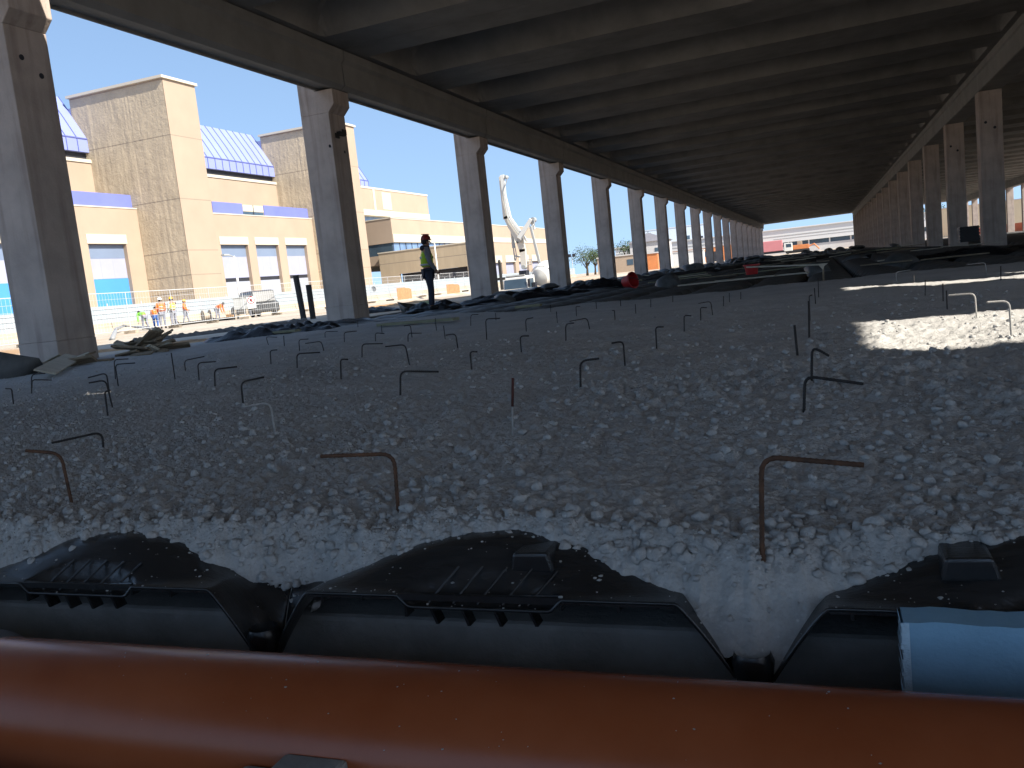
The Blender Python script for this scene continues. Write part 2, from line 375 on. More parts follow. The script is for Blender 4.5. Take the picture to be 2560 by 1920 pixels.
def roof_el(y0, y1, xa, xb, za, zb, gapx=None):
    W = y1 - y0; t = .012; a0, a1 = y0 + t, y1 - t
    rib = max(.3, min(1.0, (W - 2.4) / 2 if W > 3 else W * .22)); va, vb = a0 + rib, a1 - rib; D = .92; H = 1.12
    vw = vb - va; ins = min(.3, vw * .12)
    prof = [(va, 0), (va + ins * .55, D * .55), (va + ins * .8, D * .82), (va + ins * 1.15, D * .95), (va + ins * 1.7, D), (vb - ins * 1.7, D), (vb - ins * 1.15, D * .95), (vb - ins * .8, D * .82), (vb - ins * .55, D * .55), (vb, 0)]
    e0, e1 = xa + 1.12, xb - .62
    ends = ((0, 0), (.06, .3), (.16, .58), (.30, .80), (.48, .93), (.75, 1))
    secs = [(xa, 0)] + [(e0 + q, h_) for q, h_ in ends] + [(e1 - q, h_) for q, h_ in reversed(ends)] + [(xb, 0)]
    zf = lambda x: za + (zb - za) * (x - xa) / (xb - xa) + .006
    mb = MB(); n = len(prof) + 2
    for x, s in secs:
        z = zf(x); mb.v += [(x, a0, z)] + [(x, p[0], z + p[1] * s) for p in prof] + [(x, a1, z)]
        mb.v += [(x, a1, z + H), (x, a0, z + H)]
    n2 = n + 2
    for i in range(len(secs) - 1):
        for j in range(n2):
            k = (j + 1) % n2; mb.f.append((i * n2 + j, i * n2 + k, (i + 1) * n2 + k, (i + 1) * n2 + j)); mb.m.append(0)
    mb.f.append(tuple(range(n2))); mb.f.append(tuple((len(secs) - 1) * n2 + i for i in reversed(range(n2)))); mb.m += [0, 0]
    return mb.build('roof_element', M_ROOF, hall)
ya = 8.667 + 9 * 1 + CW / 2 - 4.5
y = ya
while y < 171.5:
    roof_el(y, y + 4.5, -10.98, 6.05, LT, RTOP)
    roof_el(y, y + 4.5, 6.08, 22.9, RTOP, RTOP); y += 4.5
# nearer elements, out of frame; narrow open strips between some of them let sun slivers in
roof_el(9.95, ya, -10.98, 6.05, LT, RTOP)
roof_el(4.9, 9.0, -10.98, 6.05, LT, RTOP); roof_el(2.78, 4.9, -10.98, 6.05, LT, RTOP)
roof_el(-2.1, 2.42, -10.98, 6.05, LT, RTOP); roof_el(-6.6, -2.1, -10.98, 6.05, LT, RTOP); 
for q_ in range(1, 2): roof_el(-6.6 - 4.5 * q_, -2.1 - 4.5 * q_, -10.98, 6.05, LT, RTOP)
for (a, b, c, d) in ((9.02, 9.30, -10.9, 6.0), (9.30, 9.93, -6.3, 6.0), (2.43, 2.77, 3.05, 6.0), (2.43, 2.77, -10.9, 2.15)):
    MB().box((c, a, 6.40 if c > -8 else 6.2), (d, b, 7.0)).build('sun_block_plate', M_ROOF, hall)  # unseen plates added to keep the sun out of parts of the slots
for a, b in ((9.47, ya), (4.14, 7.68), (-2.4, 2.05), (-6.9, -2.4)): roof_el(a, b, 6.08, 22.9, RTOP, RTOP)
for q_ in range(1, 2): roof_el(-6.9 - 4.5 * q_, -2.4 - 4.5 * q_, 6.08, 22.9, RTOP, RTOP)
for q_ in range(5, 20): roof_el(-33.0 + 4.5 * q_, -28.5 + 4.5 * q_, 22.93, 39.7, RTOP, RTOP)  # unseen third bay roof, added to darken the hall from the right

# ------------------------------------------------------------------ lightweight concrete fill
HX0, HX1 = -11.0, 5.6
def far_edge(X): return 14.0 + .55 * np.sin(X * .9 + 1) + .5 * (fbm(X * .8, X * 0 + 3, 3, 5) - .5) * 2
def near_edge(X): return 1.555 + .075 * np.exp(-((X + 1.10) / .16) ** 2) - .03 * np.exp(-((X + .16) / .12) ** 2) + .05 * (fbm(X * 3.1, X * 0 + 9, 4, 15) - .5) * 2 + .02 * (fbm(X * 17, X * 0 + 2, 3, 25) - .5) * 2
def gravel_h(X, Y, detail=True):
    z = .030 * (fbm(X / 2.4, Y / 2.4, 3, 1) - .5) * 2 + .022 * (fbm(X / .55, Y / .55, 4, 11) - .5) * 2
    # smoother and rougher areas, as left by the pour
    rough = np.clip((fbm(X / 1.7 + 4, Y / 1.7, 3, 31) - .34) * 3.0, .5, 1)
    nearf = np.clip(1.25 - (Y - 1.5) / 9., .35, 1.15)
    z = z + rough * nearf * (.020 * lumps(X, Y, .066, 41, .22) + .015 * lumps(X + 5, Y, .030, 51, .7) + .012 * lumps(X + 2, Y + 7, .020, 55, .85)
             + .008 * (fbm(X / .05, Y / .05, 3, 61) - .5) * 2 + .007 * lumps(X, Y + 3, .013, 71, .9) + .004 * (fbm(X / .016, Y / .016, 2, 81) - .5) * 2)
    # a shallow furrow that runs away from the camera
    z = z + nearf * .003 * (fbm(X / .22, Y / .018, 3, 91) - .5) * 2 + rough * .012 * (fbm(X / .16, Y / .12, 4, 95) - .5) * 2
    fx = -.9 - .16 * (Y - 1.5) + .05 * np.sin(Y * 2.3); z = z - .010 * np.exp(-((X - fx) / .07) ** 2) * np.clip(1.3 - (Y - 1.5) / 3, 0, 1)
    ne = near_edge(X); d = np.clip((ne - Y) / .16, 0, 1.6); z = z - .235 * d * (.55 + .45 * d)
    fe = far_edge(X); z = z - .3 * np.clip((Y - fe) / .5, 0, 1) ** 1.3
    return z
us = np.concatenate([np.linspace(-7.5, -1.56, 46)[:-1], np.linspace(-1.56, .36, 860), np.linspace(.36, 4.2, 36)[1:]])
ysr = [1.36]
while ysr[-1] < 15.8: ysr.append(ysr[-1] * 1.0042)
ysr = np.array(ysr); GY, GU = np.meshgrid(ysr, us, indexing='ij'); GX = np.clip(GU * GY, HX0, HX1)
GZZ = gravel_h(GX, GY)
nr, nc = GX.shape
me = bpy.data.meshes.new('concrete_fill')
vv = np.stack([GX, GY, GZZ], -1).reshape(-1, 3)
idx = np.arange(nr * nc).reshape(nr, nc)
def dome_z(X, Y):                      # height of the top of the foreground formers (see dome_mesh)
    lx = np.abs((X + .641 + .494) % .988 - .494); t = Y - 1.40; hw = .4925; top = .17
    edge = np.where(lx < .372, 1., np.maximum(0, 1 - np.maximum(0, (lx - .372) / (hw - .372)) ** 1.15))
    e_ = np.clip(t / .13, 0, 1); e_ = top * .80 * e_ * e_ * (3 - 2 * e_); zv = np.where(lx < .40, top + .075 - .105 * (lx / .40) ** 2, (top - .03) - (top - .03 - e_) * np.clip((lx - .40) / (hw - .40), 0, 1) ** 1.2)
    s = np.clip(t / .14, 0, 1); s = s * s * (3 - 2 * s); return top * edge * (1 - s) + zv * s - .12 * np.clip((t - .2) / .2, 0, 1) - .243
GDZ = dome_z(GX, GY); inside = (GY < 2.38) & (GX > -3.15) & (GX < 1.83)
lxx = np.abs((GX + .641 + .494) % .988 - .494)
deep = (((GZZ < GDZ - .035) & inside) | (GY < 1.425) & (GZZ < GDZ - .02) | (GY < 1.402)) & (lxx < .462)
GZZ = np.where((lxx >= .40) & (GY < 1.43), GZZ - 1.5 * (1.43 - GY), GZZ)
GZZ = np.where(inside & (GZZ < GDZ - .009) & ~deep, GDZ - .009, GZZ)
vv = np.stack([GX, GY, GZZ], -1).reshape(-1, 3)
ff = np.stack([idx[:-1, :-1], idx[:-1, 1:], idx[1:, 1:], idx[1:, :-1]], -1).reshape(-1, 4)
# drop the faces that the clamp made empty
x4 = GX.reshape(-1)[ff]; keep = (np.abs(x4[:, 1] - x4[:, 0]) + np.abs(x4[:, 2] - x4[:, 3])) > 1e-6
keep &= ~deep.reshape(-1)[ff].any(1); ff = ff[keep]
me.vertices.add(len(vv)); me.vertices.foreach_set('co', vv.astype(np.float32).ravel())
me.loops.add(len(ff) * 4); me.loops.foreach_set('vertex_index', ff.astype(np.int32).ravel())
me.polygons.add(len(ff)); me.polygons.foreach_set('loop_start', np.arange(0, len(ff) * 4, 4, dtype=np.int32))
me.update(calc_edges=True); me.validate(); me.polygons.foreach_set('use_smooth', [True] * len(me.polygons))
me.materials.append(M_GRAVEL)
fill = bpy.data.objects.new('concrete_ground', me); COL.objects.link(fill); tag(fill, kind='structure')
def gh(x, y): return float(gravel_h(np.array([float(x)]), np.array([float(y)]))[0])

# loose crumbs and lumps on the fill
def rock_variants(n):
    out = []
    for k in range(n):
        bm = bmesh.new(); bmesh.ops.create_icosphere(bm, subdivisions=2, radius=1)
        off = Vector((k * 13.1, 2, 5)); sc = Vector((random.uniform(.75, 1.3), random.uniform(.75, 1.3), random.uniform(.6, .95)))
        for v in bm.verts:
            d = v.co.normalized(); r_ = 1 + .6 * mnoise.noise(d * 1.3 + off) + .34 * mnoise.noise(d * 2.6 + off) + .1 * mnoise.noise(d * 5 + off); v.co = Vector((d.x * sc.x, d.y * sc.y, d.z * sc.z)) * r_
        bm.verts.ensure_lookup_table(); out.append((np.array([v.co[:] for v in bm.verts]), np.array([[v.index for v in f.verts] for f in bm.faces]))); bm.free()
    return out
ROCKS = rock_variants(7)
def scatter(name, pts, m, flat=1.0):
    V = []; F = []; o = 0
    for (x, y, z, s) in pts:
        rv, rf = ROCKS[random.randrange(7)]; a = random.uniform(0, 6.28); c_, s2 = math.cos(a), math.sin(a)
        q = rv.copy(); q[:, 2] *= flat; q = np.stack([q[:, 0] * c_ - q[:, 1] * s2, q[:, 0] * s2 + q[:, 1] * c_, q[:, 2]], -1) * s
        V.append(q + np.array([x, y, z])); F.append(rf + o); o += len(rv)
    V = np.concatenate(V); F = np.concatenate(F); me = bpy.data.meshes.new(name); me.from_pydata(V.tolist(), [], F.tolist())
    me.polygons.foreach_set('use_smooth', [True] * len(me.polygons)); me.materials.append(m)
    ob = bpy.data.objects.new(name, me); COL.objects.link(ob); return ob
pts = []
N = 16000
yy = 1.5 * (9.0 / 1.5) ** (rng.random(N) ** 1.25); uu = rng.uniform(-1.55, .36, N)
xx = np.clip(uu * yy, HX0 + .2, HX1 - .2); ok = fbm(xx / .5, yy / .5, 3, 77) + .25 * rng.random(N) > .5
xx, yy = xx[ok], yy[ok]; zz = gravel_h(xx, yy)
ss = .0025 + .013 * rng.random(len(xx)) ** 4.5
for x, y, z, s in zip(xx, yy, zz, ss): pts.append((x, y, z + s * .25, s))
# heavier lumps along the raw front edge
NE = 1100; xe = rng.uniform(-2.4, .6, NE); ye = near_edge(xe) + .05 - np.abs(rng.normal(0, .085, NE)); ze = gravel_h(xe, ye); se = .003 + .014 * rng.random(NE) ** 4.2; ke = ze > dome_z(xe, ye) - .01; xe, ye, ze, se = xe[ke], ye[ke], ze[ke], se[ke]
for x, y, z, s in zip(xe, ye, ze, se): pts.append((x, y, z + s * .2, s))
crumbs = scatter('concrete_rubble', pts, M_GRAVEL)
tag(crumbs, 'loose pale crumbs and lumps of concrete lying on the rough grey fill', 'rubble', kind='stuff')

# ------------------------------------------------------------------ black plastic void formers (domes)
def dome_mesh(name, nx, ny, L, m, detail=True):
    """One dome: arch across X (width 1.0), front edge at y=0, length L along +Y, local z=0 is its feet."""
    P = .985; hw = P / 2; top = .17
    mb = MB()
    def z_at(x, t):
        a = abs(x)
        fl = .372; edge = 1. if a < fl else max(0., 1 - ((a - fl) / (hw - fl)) ** 1.15)
        zf = top * edge                                              # front profile: flat with steep flanks
        zb = (top + .075 - .105 * (a / .40) ** 2) if a < .40 else None
        e_ = min(1., t / .13); e_ = top * .80 * e_ * e_ * (3 - 2 * e_)
        zv = (top - .03) - (top - .03 - e_) * ((a - .40) / (hw - .40)) ** 1.2 if a >= .40 else zb
        s = min(1., t / .14); s = s * s * (3 - 2 * s)
        z = zf * (1 - s) + zv * s - .12 * min(1., max(0., (t - .2) / .2))
        z = max(z, -.0)
        if detail and a < .2 and t < .07:                             # sunk half-moon by the front edge
            q = max(0., 1 - (a / .165) ** 2 - (t / .06) ** 2); z -= .022 * min(1., q * 4)
        return z - .0015 * math.sin(t * 60) * (a < .38)
    xs = [-hw + P * i / nx for i in range(nx + 1)]; ts = [L * (j / ny) ** 1.5 for j in range(ny + 1)]
    for t in ts:
        for x in xs: mb.v.append((x, t, z_at(x, t)))
    for j in range(ny):
        for i in range(nx):
            a = j * (nx + 1) + i; mb.f.append((a, a + 1, a + nx + 2, a + nx + 1)); mb.m.append(0)
    o = mb.build(name, m, smooth=True, recalc=False)
    so_ = o.modifiers.new('s', 'SOLIDIFY'); so_.thickness = .006; so_.offset = -1
    return o, z_at
DCX, DY, DZ, DP = -.641, 1.40, -.243, .988
dome0 = None; lugs_ = []
dlabels = {-1: 'black plastic dome former at lower left with pale glossy streaks, front edge bare',
           0: 'black plastic dome former in the middle of the front row with a raised square lug',
           1: 'black plastic dome former of the front row behind the blue foam board',
           -2: 'black plastic dome former beyond the left end of the visible front row', 2: 'black plastic dome former beyond the right end of the visible front row'}
for k in (-1, 0, 1, -2, 2):
    r_ = empty('plastic_dome', (DCX + k * DP, DY, DZ)); tag(r_, dlabels[k], 'dome former', 'black dome formers at the edge of the pour')
    if dome0 is None:
        sh, zat = dome_mesh('shell', 150, 60, 1.0, M_BLACK); sh.parent = r_; dome0 = sh
        # hanging stiffener ribs under the front edge and across the half-moon opening
        rb = MB()
        for x, h in ((-.335, .03), (-.245, .022), (-.15, .042), (-.085, .05), (-.02, .052), (.045, .05), (.115, .046), (.165, .03), (.27, .032), (.34, .018)):
            rb.prism([(x - .0022 - .012 * (abs(x) < .12), zat(x, 0) - .004), (x + .0022 - .012 * (abs(x) < .12), zat(x, 0) - .004), (x + .003, zat(x, 0) - h * .7), (x - .003, zat(x, 0) - h * .7)], 'y', .001, .03)
        for i in range(5):
            x = -.10 + .05 * i; rb.tube([(x, .004, zat(x, 0) + .006), (x + .045, .062, zat(x + .045, .062) + .004)], .0028, 6)
        rb.tube([(-.16, .01, zat(-.16, .01) + .002), (-.05, .03, zat(-.05, .03) + .006), (.06, .03, zat(.06, .03) + .006), (.16, .012, zat(.16, .012) + .003)], .0026, 6)
        rb.box((-.37, .003, .17 - .012), (.37, .010, .17 - .0)); ribs0 = rb.build('rib', M_BLACK, r_)
        ft_ = MB(); ft_.lathe([(.022, .0), (.030, .012), (.036, .07), (.030, .085), (.026, .06)], (.492, .012, -.0), 18); foot0 = smoothed(ft_.build('foot', M_BLACK, r_))
        lg = MB(); zl = .245
        lpoly = [(.10, zl - .05), (.108, zl - .012), (.178, zl - .010), (.19, zl - .05)]
        lg.prism(lpoly, 'y', .06, .20); lug0 = lg.build('lug', M_BLACK, r_, bevel=.006)
    else:
        for src in (dome0, ribs0, foot0) + ((lug0,) if k in (0, 1, 2) else ()):
            c = src.copy(); COL.objects.link(c); c.parent = r_
            if src is lug0: lugs_.append(c)
for o in (lug0,):     # the first former in the list is the left one: its lug lies under the fill
    pass
lug0.location = (0, .09, -.03)
for o in lugs_: o.location = ((-.05, .0, .0), (-.30, .0, .0), (-.05, 0, 0))[lugs_.index(o)]

# splashes of cement on the formers and the pipe
sp = []
for k in (-1, 0, 1):
    for i in range(70 if k == -1 else 150):
        x = random.uniform(-.47, .47); t = random.random() ** 1.2 * .16 + .002
        zz_ = zat(x, t) + DZ + .0005
        sp.append((DCX + k * DP + x, DY + t, zz_, random.choice((.0009, .0012, .0015, .002, .003)) * random.uniform(.6, 1.3)))
PR = .125; PCZ = PZ + PR
_d = ray(1280, 1667); _a = math.atan2(-_d.z, _d.y); PCY = (.5 - PCZ - PR / math.cos(_a)) / math.tan(_a)
for i in range(60):
    x = random.uniform(-1.2, .5); a = random.uniform(-.2, 1.15) ; a = math.pi / 2 + a
    sp.append((x, PCY + PR * math.cos(a), PCZ + PR * math.sin(a), random.choice((.0008, .001, .0013, .002)) * random.uniform(.6, 1.2)))
tag(scatter('cement_crumbs', sp, M_GRAVEL, .6), 'tiny pale cement splashes on the black domes and the orange pipe', 'crumbs', kind='stuff')

# footing beam under the formers
kb = MB(); kb.box((-9.9, 1.505, PZ), (5.5, 1.70, -.168)); tag(kb.build('footing_beam', M_KERB, bevel=.012), 'low dark concrete footing beam behind the pipe and under the black domes', 'footing beam')

# ------------------------------------------------------------------ orange pipe
pipe = empty('drain_pipe', (0, PCY, PZ)); tag(pipe, 'long glossy orange brown plastic drain pipe lying across the foreground', 'pipe')
MXr = Matrix.Rotation(R(90), 3, 'Y')
def xl(prof, n=72): mb = MB(); mb.lathe(prof, (0, 0, PCZ - PZ), n, MXr); return mb
smoothed(xl([(PR - .006, -1.55), (PR, -1.55), (PR, 2.2), (PR - .006, 2.2)]).build('tube', M_PIPE, pipe))
smoothed(xl([(PR + q_, x_ + .05) for q_, x_ in ((.0, -1.685), (.010, -1.682), (.0125, -1.672), (.0105, -1.664), (.0125, -1.655), (.0105, -1.647), (.0125, -1.638), (.010, -1.628), (.004, -1.608), (-.0005, -1.594))]).build('rubber_ring', M_RUBBER, pipe), 60)
smoothed(xl([(PR, -2.9), (PR + .009, -2.9), (PR + .009, -1.63), (PR, -1.63)]).build('socket', M_GREYPVC, pipe))
# blocks that hold the pipe, and a black hose, at the lower edge of the view
ck = MB(); p = onY(800, 1887, PCY - .115)
ck.box((p.x - .06, PCY - .2, PZ), (p.x + .05, PCY - .115, p.z)); ck.box((p.x - .13, PCY - .19, PZ), (p.x - .06, PCY - .125, p.z - .02))
tag(ck.build('concrete_block', M_KERB, bevel=.008), 'small grey concrete block propping the orange pipe from the front', 'block')
hs = MB(); p = onY(40, 1890, PCY - .18)
hp = [Vector((p.x - .55 + .1 * i, PCY - .2 - .015 * i, p.z - .045 - .0004 * i * i - (.006 * max(0, i - 4)) ** 1)) for i in range(12)]
hs.tube(hp, [.042 + .003 * (i % 2) for i in range(12)], 16); tag(hs.build('black_hose', M_SHEET, smooth=True), 'black ribbed hose in front of the orange pipe at lower left', 'hose')

# ------------------------------------------------------------------ blue foam board
FY = 1.335
ft = onY(2258, 1557, FY); rr_ = onZ(2250, 1511, ft.z); fy1 = min(rr_.y, 1.394); fx = ft.x
fb = MB(); nseg = 60; zb_ = -.285
fm = bpy.data.meshes.new('x')
top = [(fx + 1.25 * i / nseg, ft.z + random.uniform(-.0012, .0012) + .0015 * math.sin(i * .8)) for i in range(nseg + 1)]
for i in range(nseg):
    (xa, z0), (xb_, z1) = top[i], top[i + 1]
    fb.add([(xa, FY, zb_), (xb_, FY, zb_), (xb_, FY, z1), (xa, FY, z0), (xa, fy1, zb_), (xb_, fy1, zb_), (xb_, fy1, z1), (xa, fy1, z0)],
           [(0, 1, 2, 3), (3, 2, 6, 7), (5, 4, 7, 6)])
fboard = fb.build('foam_board', M_FOAM, recalc=False); tag(fboard, 'pale blue rigid foam board standing on edge behind the orange pipe', 'foam board')
ed = MB(); nz_ = 42; H_ = ft.z - zb_
for i in range(nz_):
    za, zc_ = zb_ + H_ * i / nz_, zb_ + H_ * (i + 1) / nz_; ex = fx - random.uniform(.001, .0055); q = .008
    ed.add([(fx + q, FY - .0012, za), (ex, FY - .001, za), (ex, FY - .001, zc_), (fx + q, FY - .0012, zc_), (ex, fy1, za), (ex, fy1, zc_)], [(0, 1, 2, 3), (1, 4, 5, 2)])
ed.build('cut_edge', M_FOAMCUT, fboard, recalc=False)

# ------------------------------------------------------------------ rebar hooks
HK = """79 985 79 936 113 933|80 970 80 949 129 950|438 951 428 882 0 0|289 952 285 899 321 897|296 968 288 911 338 908|464 933 461 901 511 891|498 953 494 907 540 904|538 977 536 923 593 917|609 1021 602 955 660 943|276 1000 266 932 220 945|284 1030 264 950 222 958|36 1028 29 972 14 972|671 862 665 842 693 843|711 868 709 839 0 0|749 881 747 849 771 848|811 882 803 853 763 859|678 917 675 876 693 875|743 928 742 884 800 881|853 955 851 898 870 899|813 846 812 829 844 828|861 857 860 831 892 828|905 897 905 860 957 859|939 856 938 832 961 834|1025 918 1013 861 963 867|1020 855 1020 833 1054 833|1113 849 1109 814 0 0|1146 879 1139 834 1114 838|1217 853 1214 797 1250 796|1180 936 1175 879 1193 879|1177 813 1177 787 1196 786|1030 842 1026 812 1010 815|1091 824 1088 795 0 0|1316 834 1314 797 1333 795|1304 888 1300 840 1322 839|1394 813 1391 779 0 0|1415 858 1414 810 1435 807|1475 827 1468 795 1424 803|1538 805 1536 776 1530 776|1563 920 1558 853 1529 857|1642 879 1639 817 1659 818|1711 835 1710 788 1728 789|1752 803 1751 768 1767 769|1782 790 1777 753 1746 759|1590 787 1588 760 0 0|1627 769 1627 748 0 0|1552 765 1551 749 0 0|1491 772 1490 755 0 0|1441 791 1440 766 1450 766|1377 782 1376 762 0 0|1682 755 1682 740 0 0|1809 769 1809 740 0 0|1824 760 1823 732 0 0|1852 752 1852 730 0 0|2368 775 2366 726 0 0|2358 755 2357 709 0 0|2313 742 2313 700 0 0|2285 709 2285 688 0 0|2502 701 2502 665 0 0|2047 752 2045 695 0 0|2039 760 2036 720 0 0|2025 800 2023 740 2030 738|955 832 953 812 0 0|895 820 894 800 0 0|1240 800 1239 782 0 0"""
def hook_path(b, c, t, zb=None):
    P = onZ(b[0], b[1], 0.); z = gh(P.x, P.y) - .05; P = Vector((P.x, P.y, 0.))
    # posts stand in the plane that faces the camera through their foot
    n_ = Vector((P.x, P.y, 0)).normalized(); O = Vector((0, 0, CH))
    def plane(q): d = ray(*q); return O + d * ((P.dot(n_)) / d.dot(n_))
    C = plane(c); path = [Vector((P.x, P.y, z)), P.copy()]
    if t is None: return path + [C], P
    T = plane(t); leg = (T - C); up = (C - P)
    r_ = min(.032, leg.length * .45, up.length * .4); dl = leg.normalized(); du = up.normalized()
    # the tip also runs a little away or towards the viewer
    T = T + n_ * random.uniform(-.03, .05)
    dl = (T - C).normalized()
    A = C - du * r_; Bq = C + dl * r_
    path.append(A)
    for i in range(1, 5):
        s = i / 5; path.append(A * (1 - s) ** 2 + C * 2 * s * (1 - s) + Bq * s * s)
    return path + [Bq, T], P
footpts = []
def make_hook(b, c, t, m, label, group, rad=.0046, n=8, name='rebar_hook', cat='rebar hook'):
    path, P = hook_path(b, c, t); mb = MB()
    if n >= 12:                                   # near bars: rolled ribs along the whole length
        fine = [path[0]]
        for a_, b_ in zip(path[:-1], path[1:]):
            k = max(1, int((b_ - a_).length / .0032)); fine += [a_ + (b_ - a_) * (i / k) for i in range(1, k + 1)]
        mb.tube(fine, [rad * (1.08 if i % 3 == 0 else .93) for i in range(len(fine))], n)
        for i in range(26):
            a_ = random.uniform(0, 6.28); r2 = abs(random.gauss(0, .018)) + .006; x_, y_ = P.x + math.cos(a_) * r2, P.y + math.sin(a_) * r2; s_ = random.uniform(.003, .009)
            footpts.append((x_, y_, gh(x_, y_) + s_ * .3, s_))
    else: mb.tube(path, rad, n)
    o = mb.build(name, m, smooth=True, origin=(P.x, P.y, 0.)); return tag(o, label, cat, group)
GH, GS = 'bent rebar hooks standing in the concrete fill', 'straight rebar stubs standing in the concrete fill'
for s in HK.split('|'):
    v = list(map(float, s.split()))
    if v[4]: make_hook(v[:2], v[2:4], v[4:6], M_REBARD, 'small dark bent rebar hook standing in the grey concrete fill away from the front edge', GH, .0048, 6)
    else: make_hook(v[:2], v[2:4], None, M_REBARD, 'thin dark straight rebar stub standing in the grey concrete fill', GS, .0048, 6, 'rebar_stub', 'rebar')
big = [((1905, 1362), (1903, 1141), (2155, 1154), M_REBAR, 'largest rusty rebar hook, at the right of the front edge, bent to the right'),
       ((996, 1287), (985, 1134), (799, 1149), M_REBAR, 'rusty brown rebar hook above the middle dome, its arm bent to the left'),
       ((182, 1272), (152, 1133), (64, 1132), M_REBAR, 'leaning rebar hook at far left, rusty at its foot, arm fading to the left'),
       ((2010, 1039), (2012, 940), (2158, 958), M_REBARD, 'dark rebar hook with a long arm drooping right, behind the largest rusty hook'),
       ((2029, 960), (2030, 866), (2072, 888), M_REBARD, 'dark rebar hook with a short arm bent steeply down, just behind the long drooping one'),
       ((690, 1094), (676, 1005), (605, 1019), M_REBARP, 'rebar hook whose upright is pale with cement and whose arm points left'),
       ((1001, 1001), (1001, 928), (1096, 928), M_REBARD, 'dark rebar hook in the middle distance with a long level arm to the right'),
       ((1452, 981), (1450, 902), (1498, 896), M_REBARD, 'dark rebar hook right of centre with an arm rising slightly to the right'),
       ((259, 1129), (255, 1080), (129, 1106), M_REBARD, 'low dark rebar hook at left whose long arm slopes down to the left'),
       ((271, 1053), (262, 980), (275, 977), M_REBARD, 'thick short dark rebar post at left with a stub of an arm'),
       ((2241, 706), (2240, 680), (2277, 675), M_REBARP, 'pale sunlit rebar hook beside the far sunlit strip, arm to the right'),  # sunlight is put into the pale bar colour
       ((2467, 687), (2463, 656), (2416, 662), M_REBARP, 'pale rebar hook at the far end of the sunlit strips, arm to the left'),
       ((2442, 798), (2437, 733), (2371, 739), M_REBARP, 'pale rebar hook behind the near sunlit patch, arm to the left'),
       ((2529, 846), (2523, 752), (2467, 755), M_REBARP, 'tall pale rebar hook standing in the near sunlit patch')]
for b, c, t, m, lb in big: make_hook(b, c, t, m, lb, GH, .0046 if b[1] > 1080 else .0048, 12)
make_hook((2023, 842), (2022, 752), None, M_REBARD, 'taller of two thick dark rebar posts left of the sunlit patch', GS, .006, 8, 'rebar_stub', 'rebar')
make_hook((1994, 891), (1986, 813), None, M_REBARD, 'nearer dark rebar post leaning beside the taller post left of the sunlit patch', GS, .006, 8, 'rebar_stub', 'rebar')
st = make_hook((1282, 1097), (1281, 1015), None, M_REBARP, 'upright rod in the centre of the fill, white below and rusty red above', GS, .0034, 8, 'marked_rod', 'rod')
P = onZ(1282, 1097, 0); n_ = Vector((P.x, P.y, 0)).normalized()
def pl(q): d = ray(*q); return Vector((0, 0, CH)) + d * (P.dot(n_) / d.dot(n_))
rt = MB(); rt.tube([pl((1281, 1016)), pl((1282, 945))], .0046, 8); o = rt.build('rusty_tip', mat('dark red rod', (.085, .028, .022), .8, .3, 40), None, smooth=True, origin=(P.x, P.y, 0)); o.location = (0, 0, 0); o.parent = st; o['label'] = 'rusty red upper half of the rod'

tag(scatter('foot_rubble', footpts, M_GRAVEL), 'small concrete crumbs heaped round the feet of the near rebar hooks', 'rubble', kind='stuff')

# ------------------------------------------------------------------ uncovered formers farther into the hall
def small_dome(name, m, top=.235):
    nx, ny = 12, 8; P = .96; mb = MB()
    for j in range(ny + 1):
        for i in range(nx + 1):
            x = -P / 2 + P * i / nx; y = -P / 2 + P * j / ny
            ax = max(0, (abs(x) - .33) / (P / 2 - .33)); ay = max(0, (abs(y) - .33) / (P / 2 - .33))
            z = top * (1 - .40 * (x * x + y * y) / .22) * (1 - min(1, max(ax, ay)) ** 1.6)
            mb.v.append((x, y, max(0, z)))
    for j in range(ny):
        for i in range(nx):
            a = j * (nx + 1) + i; mb.f.append((a, a + 1, a + nx + 2, a + nx + 1)); mb.m.append(0)
    o = mb.build(name, m, smooth=True, recalc=False); s = o.modifiers.new('s', 'SOLIDIFY'); s.thickness = .008; s.offset = -1
    return o
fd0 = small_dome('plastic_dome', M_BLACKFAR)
first = True; ncell = 0; rest = []
for row in range(0, 156):
    for i in range(16):
        X = -9.9 + i * 1.0 + .02; Y = 14.4 + row * 1.0
        fe = float(far_edge(np.array([X]))[0])
        if Y < fe + .15: continue
        z = -.235 + random.uniform(-.004, .012)
        if ncell < 290:
            o = fd0 if first else fd0.copy()
            if not first: COL.objects.link(o)
            first = False; ncell += 1; o.location = (X, Y, z); o.rotation_euler = (random.uniform(-.012, .012), random.uniform(-.012, .012), 0)
            tag(o, 'dusty black dome former in the bare rows beyond the grey concrete fill', 'dome former', 'bare black dome formers in rows down the hall')
        else: rest.append((X, Y, z))
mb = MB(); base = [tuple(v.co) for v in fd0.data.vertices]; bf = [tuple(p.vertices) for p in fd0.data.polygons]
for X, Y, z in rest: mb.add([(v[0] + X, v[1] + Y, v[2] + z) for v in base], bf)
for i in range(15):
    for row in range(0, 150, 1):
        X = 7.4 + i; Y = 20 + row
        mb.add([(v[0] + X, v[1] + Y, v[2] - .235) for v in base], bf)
tag(mb.build('distant_domes', M_BLACKFAR, smooth=True, recalc=False), 'mass of black dome formers covering the far hall floor', 'dome formers', kind='stuff')

